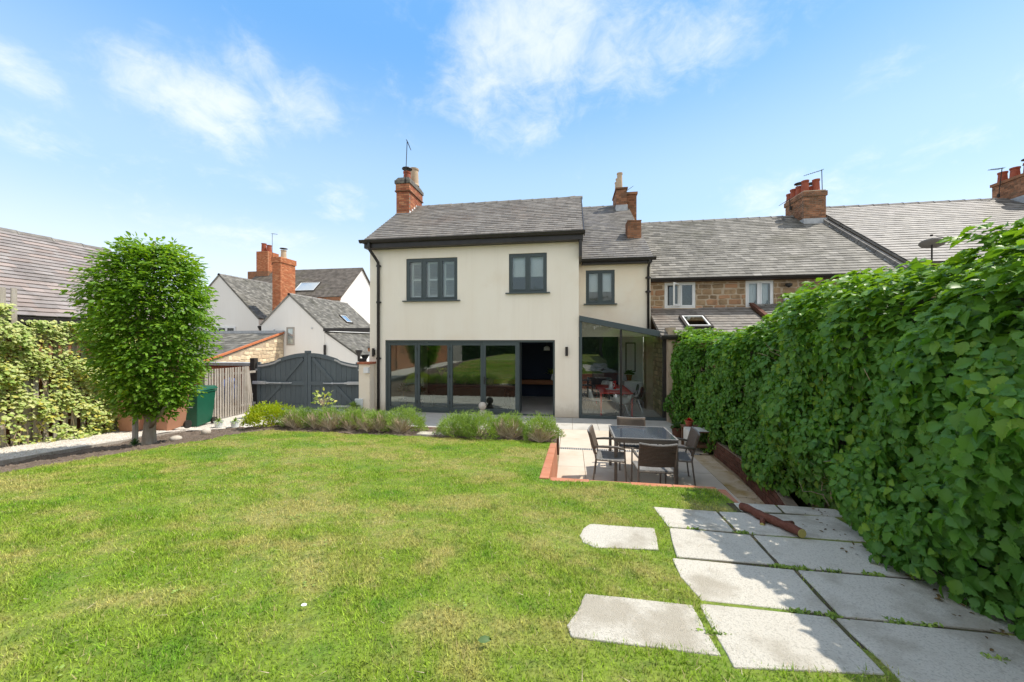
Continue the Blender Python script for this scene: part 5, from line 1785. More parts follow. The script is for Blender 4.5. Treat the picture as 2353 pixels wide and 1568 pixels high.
def gate_leaf(label, loc, rz, mir):
    t = thing('gate_leaf', label, 'gate', loc, rz, 'leaves of the grey double gate')
    s = -1 if mir else 1
    X = lambda x_: s * x_
    bx = lambda m, a, b, c, d, e, f: m.box(min(X(a), X(d)), b, c, max(X(a), X(d)), e, f)
    npl = 9
    x0, x1 = .10, GW - .06
    w = (x1 - x0) / npl
    for k in range(npl):
        a, b = x0 + k * w + .005, x0 + (k + 1) * w - .005
        za, zc = ztop(a / GW) - .05, ztop(b / GW) - .05
        MB().hexa([(X(a), .012, .1), (X(b), .012, .1), (X(b), .034, .1), (X(a), .034, .1), (X(a), .012, za), (X(b), .012, zc), (X(b), .034, zc), (X(a), .034, za)]).build('plank', MT['gate'], t, local=True)
    m = MB()
    bx(m, .015, -.03, .06, .125, .01, ztop(.08) + .06)
    bx(m, GW - .11, -.03, .06, GW, .01, ztop(1) + .005)
    m.build('stile', MT['gate'], t, local=True, bevel=.004)
    m = MB()
    bx(m, .127, -.028, .07, GW - .112, .008, .22)
    m.build('bottom_rail', MT['gate'], t, local=True, bevel=.004)
    m = MB()
    bx(m, .127, -.028, .86, GW - .112, .008, 1.0)
    m.build('middle_rail', MT['gate'], t, local=True, bevel=.004)
    m = MB()
    pts = [.127 + (GW - .239) * k / 14 for k in range(15)]
    vs = []
    for q in pts:
        z = ztop(q / GW)
        vs += [(X(q), -.028, z - .13), (X(q), .008, z - .13), (X(q), .008, z), (X(q), -.028, z)]
    fs = [(0, 1, 2, 3), (56, 59, 58, 57)]
    for k in range(14):
        for j in range(4):
            fs.append((4 * k + j, 4 * k + (j + 1) % 4, 4 * k + 4 + (j + 1) % 4, 4 * k + 4 + j))
    m.add(vs, fs).build('top_rail', MT['gate'], t, local=True)
    for (a, za, b, zb_) in ((.22, .225, .84, .855), (.95, 1.005, GW - .16, 1.78)):
        MB().beam((X(a), -.008, za), (X(b), -.008, zb_), .03, .11, (0, 0, 1)).build('brace', MT['gate'], t, local=True)
    m = MB()
    for k in range(7):
        q0, q1 = .06 + k * .115, .06 + (k + 1) * .115
        m.beam((X(q0), -.036, ztop(q0 / GW) - .07), (X(q1), -.036, ztop(q1 / GW) - .07), .012, .055)
    bx(m, -.05, -.05, 1.36, .04, -.032, 1.42)
    bx(m, -.07, -.052, 1.30, -.03, -.03, 1.56)
    m.build('strap_hinge', MT['metal'], t, local=True)
    m = MB()
    m.beam((X(-.06), -.10, .96), (X(.38), -.10, .955), .08, .10)
    m.beam((X(.38), -.10, .95), (X(.48), -.10, .95), .05, .06)
    m.tube([(X(.46), -.10, .95), (X(.86), -.10, .945)], .022, 8)
    m.build('gate_motor', MT['metal'], t, local=True, bevel=.012)
    MB().tube([(X(.86), -.10, .945), (X(.92), -.10, .945)], .03, 8).tube([(X(.92), -.10, .945), (X(1.2), -.085, .945)], .016, 8).tube([(X(1.2), -.085, .945), (X(1.24), -.03, .945)], .02, 8).build('motor_arm', MT['metal'], t, local=True)
    if mir:
        m = MB()
        bx(m, .12, -.045, .14, .98, -.03, .20)
        m.build('kick_plate', MT['metal'], t, local=True)
    return t


gate_leaf('left leaf of the grey boarded double gate, beside the picket fence', GL, ga, False)
gate_leaf('right leaf of the grey boarded double gate, beside the house', GR, ga, True)
mid = (GL + GR) / 2
t = thing('gate_stop', 'small grey cap where the two gate leaves meet', 'gate cap', (mid.x, mid.y, 1.97))
MB().box(mid.x - .09, mid.y - .05, 1.955, mid.x + .09, mid.y + .04, 2.03).build('cap', MT['gate'], t)
for p, lb in ((GL + Vector((-.10, -.02, 0)), 'dark timber gate post next to the picket fence'), (GR + Vector((.10, 0, 0)), 'dark timber gate post next to the house pier')):
    t = thing('gate_post', lb, 'post', p, 0, 'gate posts')
    MB().box(p.x - .085, p.y - .08, -.05, p.x + .085, p.y + .08, 1.78).build('post_body', MT['post'], t, bevel=.006)
    MB().box(p.x - .04, p.y - .1, .52, p.x + .04, p.y - .082, .6).build('sensor', MT['metal'], t)
# rendered pier against the house
t = thing('house_pier', 'cream rendered pier with brick cap between gate post and house', 'pier', (-6.66, 11.3, 0))
MB().box(-6.85, 11.18, 0, -6.47, 11.54, 1.60).build('pier_body', MT['render_pk'], t)
MB().box(-6.89, 11.14, 1.602, -6.44, 11.545, 1.67).build('cap', MT['brick'], t, bevel=.005)
MB().box(-6.62, 11.06, 1.32, -6.46, 11.178, 1.50).build('meter_box', MT['upvc'], t, bevel=.006)
t = thing('side_pier', 'white side pier with brick and slate top behind the gate', 'pier', (-6.98, 12.6, 0))
MB().box(-7.25, 12.5, 0, -6.68, 12.9, 1.98).build('pier_body', MT['render_w'], t)
MB().box(-7.28, 12.46, 1.982, -6.68, 12.94, 2.11).build('cap', MT['brick_or'], t)
MB().hexa([(-7.32, 12.4, 2.112), (-6.68, 12.4, 2.112), (-6.68, 13.0, 2.112), (-7.32, 13.0, 2.112), (-7.0, 12.7, 2.35), (-6.68, 12.7, 2.35), (-6.68, 12.8, 2.35), (-7.0, 12.8, 2.35)]).build('slate_top', MT['slate_o'], t)
potted((-6.90, 10.95, .0), .27, .20, MT['bark'], 90, .30, .018, MT['lav'], 'wide bowl of grey green plants at the foot of the gate pier', 'bowl_planter', 6, .02)
t = thing('white_tub', 'square white plastic tub behind the bowl planter by the pier', 'tub', (-6.83, 11.12, 0))
MB().hexa([(-6.93, 11.1, .005), (-6.7, 11.1, .005), (-6.7, 11.17, .005), (-6.93, 11.17, .005), (-6.95, 11.09, .48), (-6.68, 11.09, .48), (-6.68, 11.17, .48), (-6.95, 11.17, .48)]).build('tub_body', MT['bucket'], t, bevel=.02)
t = thing('drain_hopper', 'black rainwater hopper on top of the gate pier side', 'hopper', (-7.06, 11.9, 1.7))
MB().lathe([(.05, -.25), (.06, 0), (.13, .12), (.14, .16), (.12, .16), (.05, .05)], (-7.06, 11.9, 1.72), 12).build('bowl', MT['black'], t)

# picket fence enclosure with bins
pf = thing('picket_fence', 'bleached narrow slat fence screening the bin store', 'fence', (-10.47, 10.1, 0))
for k in range(19):
    y = 9.28 + k * .087
    xx = -10.43 - .05 * (k / 18)
    ln = rng.uniform(-.012, .012) + (0.0 if k < 15 else -.05 * (k - 14))
    MB().hexa([(xx - .012, y, .03), (xx + .012, y, .03), (xx + .012, y + .05, .03), (xx - .012, y + .05, .03),
               (xx - .012, y + ln, 1.53), (xx + .012, y + ln, 1.53), (xx + .012, y + .05 + ln, 1.53), (xx - .012, y + .05 + ln, 1.53)]).build('slat', MT['wood'], pf)
for z in (.25, 1.3):
    MB().box(-10.52, 9.25, z, -10.50 + .03, 10.95, z + .07).build('rail', MT['wood'], pf)
MB().box(-10.53, 9.16, -.02, -10.43, 9.26, 1.56).build('post', MT['wood'], pf)
bw = thing('boundary_wall', 'low red brick wall with grey coping behind the picket fence', 'wall', (-12, 11.25, 0))
bricks(bw, -13.8, -10.78, 11.2, 11.45, 0, 1.5, MT['brick'], MT['mortar'], sides=('F',), nmax=240)
for k in range(4):
    MB().box(-13.85 + k * .775, 11.14, 1.503, -13.85 + k * .775 + .77, 11.5, 1.61).build('coping_stone', MT['lead'], bw, bevel=.008)
t = thing('blue_sack', 'crumpled blue plastic sack glimpsed through the picket fence', 'sack', (-10.9, 10.3, .4))
MB().ball((-10.85, 10.35, .75), .34, 10, 7, (.7, 1, 1.3)).build('sack_body', MT['blue_bag'], t)


def bin_(label, x, y, z, mat, rz, h=1.06, w=.54, text=None):
    t = thing('wheelie_bin', label, 'wheelie bin', (x, y, z), rz, 'wheelie bins by the path')
    a, b, d0, d1 = w * .40, w * .5, w * .42, w * .52
    MB().hexa([(-a, -d0, .03), (a, -d0, .03), (a, d0, .08), (-a, d0, .08), (-b, -d1, h - .1), (b, -d1, h - .1), (b, d1, h - .1), (-b, d1, h - .1)]).build('bin_body', mat, t, local=True, bevel=.02)
    MB().box(-b - .02, -d1 - .02, h - .135, b + .02, d1 + .02, h - .098).build('rim', mat, t, local=True, bevel=.008)
    MB().hexa([(-b - .03, -d1 - .05, h - .095), (b + .03, -d1 - .05, h - .095), (b + .03, d1 + .05, h - .07), (-b - .03, d1 + .05, h - .07),
               (-b + .01, -d1, h - .04), (b - .01, -d1, h - .04), (b - .02, d1, h + .02), (-b + .02, d1, h + .02)]).build('lid', mat, t, local=True, bevel=.015)
    for sx in (-1, 1):
        MB().tube([(sx * (a + .01), d0 + .02, .1), (sx * (a + .06), d0 + .02, .1)], .1, 14).build('wheel', MT['black'], t, local=True)
    MB().tube([(-b + .05, d1 + .06, h - .08), (b - .05, d1 + .06, h - .08)], .015, 6).build('handle', mat, t, local=True)
    if text:
        for body, zz0, sz in text:
            cu_ = bpy.data.curves.new('lettering', 'FONT')
            cu_.body = body
            cu_.size = sz
            cu_.align_x = 'CENTER'
            cu_.extrude = .001
            tmp = bpy.data.objects.new('lettering', cu_)
            COL.objects.link(tmp)
            me_ = bpy.data.meshes.new_from_object(tmp.evaluated_get(bpy.context.evaluated_depsgraph_get()))
            bpy.data.objects.remove(tmp)
            me_.materials.clear()
            me_.materials.append(MT['print'])
            o = obj('lettering', me_, t, None, True)
            o.location = (.06, -d0 - (d1 - d0) * (zz0 / h) - .006, zz0)
            o.rotation_euler = (R(90) + math.atan((d1 - d0) / h), 0, 0)
        MB().box(-.03, -d0 - (d1 - d0) * .55 - .008, .555, .16, -d0 - (d1 - d0) * .55 - .004, .57).build('print_line', MT['print'], t, local=True)
    return t


bin_('green wheelie bin with white lettering beside the picket fence', -10.27, 8.78, .0, MT['bin_g'], R(8), 1.08, .6, [('RLY', .74, .12)])
bin_('second green wheelie bin tucked behind, mostly hidden by the first', -10.72, 9.2, .0, MT['bin_g'], R(4), .95, .5)
bin_('brown wheelie bin behind the tree trunk, next to the green bin', -9.62, 7.5, pz(7.5) - .02, MT['bin_b'], R(10), 1.02, .60)
bin_('brown wheelie bin behind the tree stake, nearer the climber', -9.98, 7.15, pz(7.15) - .02, MT['bin_b'], R(6), .95, .5)
for x_, y_, lb in ((-8.98, 8.72, 'small pale bucket of seedlings nearer the lime shrub'), (-9.38, 8.62, 'small pale bucket of seedlings nearer the picket fence')):
    t = thing('plant_bucket', lb, 'bucket', (x_, y_, pz(y_)), 0, 'pale buckets by the gate')
    MB().lathe([(.075, 0), (.10, .17), (.11, .17), (.11, .155), (.09, .155), (.08, .12)], (x_, y_, pz(y_)), 14).build('bucket_body', MT['bucket'], t)
    rosette(t, (x_, y_, pz(y_) + .13), 40, .22, .014, MT['lav'], 'seedlings', 1.05, 5)
#--COTTAGES--

# ------------------------------------------------------------------ white cottages behind the gate
def gable_house(name, label, cat, xl, zl, xa, za, xr, zr_, y0, y1, mat, smat, nmax=0, gauge=.19, over=.1, w=.24):
    t = thing(name, label, cat, ((xl + xr) / 2, y0, 0))
    MB().prism([(xl, y0, -.05), (xr, y0, -.05), (xr, y0, zr_), (xa, y0, za - .06), (xl, y0, zl)], (0, y1 - y0, 0)).build('gable_wall', mat, t)
    out = []
    for sx, xe, ze in ((1, xr, zr_), (-1, xl, zl)):
        V_ = Vector((xa - xe, 0, za - ze))
        S_ = V_.length
        Vn = V_.normalized()
        O = Vector((xe, y0 - .06, ze)) - Vn * over
        L_ = y1 - y0 + .1
        rf = roof_slab(O, (0, 1, 0), Vn, L_, S_ + over, .09, .0).build('roof', smat, t)
        if sx > 0:
            slates(rf, O, (0, 1, 0), Vn, L_, S_ + over, gauge, w, smat, nmax=nmax, jitter=.03, thick=.014)
        out.append((rf, O, Vn))
    ridge(out[0][0], (xa, y0 - .06, za + .03), (xa, y1, za + .03), MT['ridge'], .5, .12)
    return t, out


ga_, o1 = gable_house('white_cottage', 'white gabled cottage with sagging slate roof next to the hornbeam crown', 'cottage', -29.4, 4.1, -26.05, 7.39, -22.7, 4.09, 24, 32, MT['render_w'], MT['slate_o'], 0)
w7 = window_x(ga_, -26.9, -24.6, 2.45, 3.45, 23.93, 3, .09, MT['upvc'], MT['glass'], sash=.04)
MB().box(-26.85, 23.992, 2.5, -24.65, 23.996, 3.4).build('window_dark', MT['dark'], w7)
MB().lathe([(.08, -.5), (.09, 0), (.22, .22), (.24, .35), (.1, .36)], (-22.2, 23.7, 3.1), 12).tube([(-22.2, 23.7, 2.7), (-22.2, 23.7, 3.0)], .06, 8).build('rain_hopper', MT['black'], ga_)

gb, o2 = gable_house('white_gable_cottage', 'narrow white gabled cottage with small side window and lean-to behind the grey gate', 'cottage', -20.6, 3.55, -18.48, 5.5, -15.9, 3.24, 22, 28.4, MT['render_w'], MT['slate_o'], 120)
w8 = window_x(gb, -18.68, -18.1, 2.08, 3.28, 21.96, 1, .07, MT['wood'], MT['glass'], sash=.03)
MB().box(-18.6, 21.993, 2.15, -18.17, 21.996, 3.2).build('window_blind', MT['blind'], w8)
for x_, z_ in ((-19.6, 3.12), (-16.8, 3.2)):
    MB().ball((x_, 21.96, z_), .05, 8, 6).build('wall_light', MT['metal'], gb)
MB().tube([(-15.85, 21.93, .9), (-15.85, 21.93, 2.1)], .075, 10).build('vent_pipe', MT['black'], gb)
MB().box(-15.94, 21.9, 3.0, -12.0, 22.05, 3.2).box(-15.86, 22.0, 2.96, -15.7, 28.4, 3.14).build('eaves_board', MT['black'], gb)
# lean-to falling to the right
m = MB().prism([(-15.89, 22.02, -.05), (-13.5, 22.02, -.05), (-13.5, 22.02, 1.45), (-15.89, 22.02, 3.0)], (0, 6, 0))
m.build('lean_to_wall', MT['render_w'], gb)
LV3 = Vector((-2.4, 0, 1.55))
lo = Vector((-13.45, 21.95, 1.44))
lt = roof_slab(lo, (0, 1, 0), LV3, 6.1, LV3.length, .08, 0).build('lean_to_roof', MT['slate_o'], gb)
slates(lt, lo, (0, 1, 0), LV3, 6.1, LV3.length, .19, .24, MT['slate_o'], nmax=60, jitter=.03, thick=.014)
MB().box(-15.95, 22.0, 2.98, -15.6, 28.0, 3.02).build('flashing', MT['white'], gb)
r2 = o2[0]
rooflight(r2[0], r2[1], (0, 1, 0), r2[2], 3.2, 4.0, .75, 1.65, name='roof_window')
MB().lathe([(.08, -.4), (.09, 0), (.2, .2), (.22, .32), (.1, .33)], (-13.35, 21.8, 1.45), 12).build('rain_hopper', MT['black'], gb)

ob = thing('stone_outhouse', 'low rubble stone outhouse with grey pantile roof against the white cottages', 'outhouse', (-21, 19, 0))
MB().prism([(-18.87, 16.7, -.05), (-18.87, 21.95, -.05), (-18.87, 21.95, 2.80), (-18.87, 16.7, 1.22)], (-6.5, 0, 0)).build('outhouse_wall', MT['stone_m'], ob)
stone_face(ob, 'y', -18.87, 16.75, 21.9, .3, 2.75, MT['rubble'], .24, .2, .55, -.02, 77, nmax=200, topfn=lambda y: 1.16 + (y - 16.7) * .301, rnd=.05)
OV = Vector((0, 5.25, 1.58))
oo = Vector((-25.4, 16.5, 1.24))
orf = roof_slab(oo, (1, 0, 0), OV, 6.55, OV.length + .1, .08, 0).build('roof', MT['slate_o'], ob)
slates(orf, oo, (1, 0, 0), OV, 6.55, OV.length + .1, .36, .34, MT['slate_o'], name='pantile', nmax=160, thick=.03, jitter=.01)
MB().beam(Vector((-18.84, 16.5, 1.30)), Vector((-18.84, 21.9, 2.92)), .14, .10).build('verge_tiles', MT['brick_or'], ob)
MB().box(-25.4, 21.75, 2.84, -18.8, 21.98, 3.05).build('flashing', MT['lead'], ob)

rh = thing('rear_house', 'tall white house with dark brown slate roof and rooflight behind the orange chimney', 'house', (-25, 31, 0))
MB().prism([(-31, 29.85, -.05), (-31, 36.5, -.05), (-31, 36.5, 6.3), (-31, 33.2, 9.35), (-31, 29.85, 6.3)], (10.95, 0, 0)).build('white_wall', MT['render_w'], rh)
RHV = Vector((0, 3.45, 3.2))
ro_ = Vector((-31.1, 29.7, 6.25))
rr_ = roof_slab(ro_, (1, 0, 0), RHV, 11.2, RHV.length, .1, 0).build('roof', MT['slate_d'], rh)
m = MB().hexa([(-31.1, 33.2, 9.40), (-19.9, 33.2, 9.40), (-19.9, 36.7, 6.2), (-31.1, 36.7, 6.2), (-31.1, 33.2, 9.47), (-19.9, 33.2, 9.47), (-19.9, 36.7, 6.28), (-31.1, 36.7, 6.28)])
m.build('rear_roof', MT['slate_d'], rh)
slates(rr_, ro_, (1, 0, 0), RHV, 11.2, RHV.length, .24, .3, MT['slate_d'], nmax=0, jitter=.03, thick=.02)
MB().beam((-20.02, 29.7, 6.2), (-20.02, 33.2, 9.38), .1, .12).build('verge', MT['brick_old'], rh)
MB().box(-31, 29.66, 5.95, -20.0, 29.84, 6.22).build('eaves_board', MT['brick_old'], rh)
rooflight(rr_, ro_, (1, 0, 0), RHV, 6.0, 8.1, .9, 2.3)
c7 = MB().box(-31.9, 32.4, 7.5, -29.6, 34.0, 9.3).build('chimney', MT['brick_old'], rh)
bricks(c7, -31.0, -29.7, 32.5, 33.9, 9.0, 11.3, MT['brick_or'], MT['mortar_or'], nmax=0)
for x_, hh in ((-30.6, .95), (-30.0, .75)):
    chimney_pot(c7, (x_, 33.0, 11.25), .24, hh, MT['pot_red'])
oc = thing('orange_chimney', 'tall orange brick chimney stack with buff pot between the white gables', 'chimney', (-21.2, 24.7, 0))
bricks(oc, -21.55, -20.88, 24.0, 25.45, 2.6, 8.1, MT['brick_or'], MT['mortar_or'], nmax=200)
bricks(oc, -21.61, -20.82, 23.94, 25.51, 8.11, 8.5, MT['brick_or'], MT['mortar_or'], nmax=40)
chimney_pot(oc, (-21.15, 24.6, 8.5), .2, .62, MT['pot_buff'], True)
aerial((-21.75, 24.2, 8.0), 2.3, .3, 'little tv aerial beside the tall orange chimney', 0, .4, tilt=.1)
oe = thing('rear_slate_house', 'grey slate roof end showing behind the lean-to beside the cream house', 'house', (-13.5, 31, 0))
MB().box(-15.8, 31.2, 0, -9, 36, 5.0).build('rear_wall', MT['render_w'], oe)
ev = Vector((0, 2.6, 2.2))
eo = Vector((-17.2, 29.9, 3.9))
er = roof_slab(eo, (1, 0, 0), ev, 8, ev.length, .1, 0).build('roof', MT['slate_o'], oe)
slates(er, eo, (1, 0, 0), ev, 8, ev.length, .22, .28, MT['slate_o'], nmax=0, thick=.018, tri=lambda s: (max(0, s * .35), 8))

# ------------------------------------------------------------------ creeper-clad boundary wall on the right
HX = lambda y: float(np.interp(y, [-9, 1.8, 3.0, 4.2, 5.5, 7.0, 11.5], [1.97, 1.97, 2.05, 2.36, 2.68, 2.84, 2.88]))
HT = lambda y: float(np.interp(y, [-9, 2.0, 3.4, 4.4, 5.0, 6.2, 8.3, 9.5, 11.4], [2.82, 2.82, 2.88, 2.88, 2.80, 2.66, 2.36, 2.46, 2.62]))
gwl = thing('garden_wall', 'stone boundary wall almost hidden under the green creeper', 'wall', (3.2, 5, 0))
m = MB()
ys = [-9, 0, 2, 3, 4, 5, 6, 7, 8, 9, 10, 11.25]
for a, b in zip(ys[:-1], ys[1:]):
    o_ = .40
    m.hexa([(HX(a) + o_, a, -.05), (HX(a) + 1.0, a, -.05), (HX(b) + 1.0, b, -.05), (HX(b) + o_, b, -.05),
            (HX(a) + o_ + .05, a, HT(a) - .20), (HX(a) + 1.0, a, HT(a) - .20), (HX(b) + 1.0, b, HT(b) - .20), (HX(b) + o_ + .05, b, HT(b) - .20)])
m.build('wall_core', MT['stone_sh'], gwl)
stone_face(gwl, 'x', 8.35, 3.0, 3.7, 1.6, 2.36, MT['stone'], .15, .16, .34, .02, 55, nmax=40, rnd=.02)
for k in range(9):
    y = 8.35 + k * .33
    MB().box(3.02, y + .01, 2.18, 3.5, y + .32, 2.36 + rng.uniform(-.03, .03)).build('coping_stone', MT['stone'], gwl, bevel=.02)
# brick plinth under the creeper
pl = thing('planter_wall', 'low dark brick plinth wall at the foot of the creeper by the patio', 'wall', (2.75, 6, 0))
me = unit_box('brick', MT['plinth'])
items = []
for k in range(4):
    y = 3.95 - (.11 if k % 2 else 0)
    while y < 8.1:
        a, b = Vector((HX(y) + .06, y, 0)), Vector((HX(y + .215) + .06, y + .215, 0))
        d = (b - a).normalized()
        items.append(mat4(d * .206, Vector((.1, 0, 0)), Vector((0, 0, .066)), (a.x - rng.uniform(0, .005), a.y, .005 + k * .078)))
        y += .222
m = MB()
for a, b in ((3.9, 5.5), (5.5, 7.0), (7.0, 8.2)):
    m.hexa([(HX(a) + .07, a, -.05), (HX(a) + .2, a, -.05), (HX(b) + .2, b, -.05), (HX(b) + .07, b, -.05), (HX(a) + .07, a, .33), (HX(a) + .2, a, .33), (HX(b) + .2, b, .33), (HX(b) + .07, b, .33)])
m.build('plinth_core', MT['mortar_d'], pl)
pieces(pl, 'brick', items, me, MT['plinth'], 200)

creep = thing('creeper_hedge', 'thick glossy green creeper hanging over the right hand boundary wall', 'creeper', (2.4, 4, .5))


def creeper_leaves(n, ya, yb, smin, smax):
    y = nr.uniform(ya, yb, n)
    hx, ht = np.interp(y, [-9, 1.8, 3.0, 4.2, 5.5, 7.0, 11.5], [1.97, 1.97, 2.05, 2.36, 2.68, 2.84, 2.88]), np.array([HT(q) for q in y])
    zlow = np.where(y > 4.0, np.interp(y, [4.0, 4.6, 5.4, 6.3, 7.2, 8.0, 11.5], [.66, .56, .40, .24, .08, .04, .04]), .45 + .105 * (7 - np.maximum(y, 1)) + .02)
    s = nr.uniform(0, 1.34, n)              # 0..1 up the face, >1 over the top
    face = s < 1
    t = np.clip(s, 0, 1)
    z = zlow + (ht - zlow) * t
    dep = .11 * np.sin(y * 2.3 + z * 1.9) + .10 * np.sin(z * 4.6 - y * 1.3 + 1) + .06 * np.sin(y * 7.7 + z * 6)
    und = np.clip((.22 - t) / .22, 0, 1)
    und = und * np.interp(y, [1.5, 3.2, 4.3, 6.0, 8.5], [.12, .18, .30, .12, .05])
    round_ = .05 * np.clip((t - .80) / .20, 0, 1) ** 2
    layer = nr.uniform(0, 1, n) ** 1.6 * .26
    x = hx - dep * .8 + und + round_ + layer
    nx, nz = -np.ones(n) + .85 * np.clip((t - .72) / .28, 0, 1), .15 + 1.1 * np.clip((t - .72) / .28, 0, 1) - .25 * und
    # over the top
    over = np.clip((s - 1) / .34, 0, 1)
    x = np.where(face, x, hx + .30 + over * .95)
    z = np.where(face, z, ht + .07 * np.sin(y * 3.1 + over * 4) + .06 * np.sin(y * 8.3) + nr.uniform(-.10, .07, n) - .1 * over ** 2)
    nx = np.where(face, nx, -.35)
    nz = np.where(face, nz, 1.1)
    wob = .05 * np.sin(y * 5.7) * np.clip((t - .8) / .2, 0, 1)
    z = z + np.where(face, wob, 0)
    c = np.c_[x, y, z]
    nor = np.c_[nx, nr.normal(0, .15, n), nz]
    nor /= np.linalg.norm(nor, axis=1, keepdims=True)
    keep = z > np.where(y > 3.95, .02, .45 + .105 * (7 - np.maximum(y, 1)) + .05)
    return c[keep], nor[keep]


P, D, N, S = [], [], [], []
for n_, ya, yb, s0, s1 in ((5600, .5, 4.6, .048, .092), (4000, 4.6, 8.2, .064, .102), (2900, 8.2, 11.5, .068, .102)):
    c, nor = creeper_leaves(n_, ya, yb, s0, s1)
    n = len(c)
    down = np.array([0, 0, -1.0]) - nor * (nor @ np.array([0, 0, -1.0]))[:, None]
    down /= np.linalg.norm(down, axis=1, keepdims=True) + 1e-6
    side = np.cross(nor, down)
    for j in range(5):
        ang = (j - 2) * .95 + nr.normal(0, .2, n)
        sel = nr.uniform(0, 1, n) < (.95 if 0 < j < 4 else .62)
        dd = down * np.cos(ang)[:, None] + side * np.sin(ang)[:, None] + nor * nr.uniform(-.15, .45, n)[:, None] + nr.normal(0, .12, (n, 3))
        nn_ = nor + nr.normal(0, .50, (n, 3)) + np.array([0, 0, .45])
        sz = nr.uniform(s0, s1, n) * (1.0 if j == 2 else (.88 if 0 < j < 4 else .68))
        q = c + dd * .02
        P.append(q[sel]); D.append(dd[sel]); N.append(nn_[sel]); S.append(sz[sel])
P, D, N, S = map(np.concatenate, (P, D, N, S))
split_leaves(creep, CREEP, P, D, N, S, MT['creeper'])
st = MB()
for k in range(70):
    y0 = rng.uniform(2.2, 11)
    z0 = rng.uniform(.6, 2.2)
    pts = [(HX(y0) + .30, y0, z0)]
    for q in range(5):
        pts.append((HX(y0) + .30 - .065 * q + rng.uniform(-.04, .04), pts[-1][1] + rng.uniform(-.09, .09), pts[-1][2] + rng.uniform(-.02, .11)))
    st.tube(pts, [.006, .005, .004, .003, .003, .002], 4)
st.build('stems', MT['twig'], creep, kind='stuff')
# fallen leaves below it
P, D, N, S = [], [], [], []
for k in range(150):
    y = rng.uniform(1.9, 8.0)
    x = HX(y) - rng.expovariate(9) + .05 + (.06 if y > 4 else 0)
    z = .008 if y > 4 else lz(y) + .018
    P.append((x, y, z)); D.append((rng.uniform(-1, 1), rng.uniform(-1, 1), .05)); N.append((rng.uniform(-.3, .3), rng.uniform(-.3, .3), 1)); S.append(rng.uniform(.015, .035))
leaf_cloud('fallen_leaves', OVAL, np.array(P), np.array(D), np.array(N), np.array(S), stdmat('dead_leaf', (.16, .10, .035), (.09, .06, .025), 9, .8, jit=.3), kind='stuff', label='brown fallen leaves along the foot of the creeper')
for x_, y_, s_, mt_, lb, nm in ((-.40, 1.575, .06, MT['plant'], 'single green leaf lying on the lawn in front', 'fallen_leaf'), (-1.33, 1.66, .03, MT['white'], 'small white scrap lying on the lawn', 'paper_scrap')):
    t = leaf_cloud(nm, CREEP if s_ > .06 else OVAL, np.array([(x_, y_, lz(y_) + .03)]), np.array([(1, .3, .1)]), np.array([(.1, -.5, 1)]), np.array([s_]), mt_)
    tag(t, lb, 'leaf' if s_ > .06 else 'scrap')

# ------------------------------------------------------------------ patio furniture
tb = thing('patio_table', 'square patio table with smoked glass top and grey brown frame', 'table', (1.22, 6.8, 0))
x0, x1, y0, y1 = .72, 1.73, 6.35, 7.27
m = MB()
for a, b in ((x0, y0), (x1 - .05, y0), (x0, y1 - .05), (x1 - .05, y1 - .05)):
    MB().box(a, b, .002, a + .05, b + .05, .668).build('leg', MT['chair_fr'], tb, bevel=.006)
m.box(x0, y0, .67, x1, y0 + .05, .74).box(x0, y1 - .05, .67, x1, y1, .74).box(x0, y0 + .05, .67, x0 + .05, y1 - .05, .74).box(x1 - .05, y0 + .05, .67, x1, y1 - .05, .74)
m.build('frame', MT['chair_fr'], tb, bevel=.008)
MB().box(x0 + .02, y0 + .02, .742, x1 - .02, y1 - .02, .75).build('glass_top', MT['table_gl'], tb, bevel=.003)
m = MB()
for a, b, c, d in ((x0 - .004, x1 + .004, y0 - .004, y0 + .022), (x0 - .004, x1 + .004, y1 - .022, y1 + .004), (x0 - .004, x0 + .022, y0 + .022, y1 - .022), (x1 - .022, x1 + .004, y0 + .022, y1 - .022)):
    m.box(a, c, .735, b, d, .754)
m.build('rim', MT['sling'], tb)


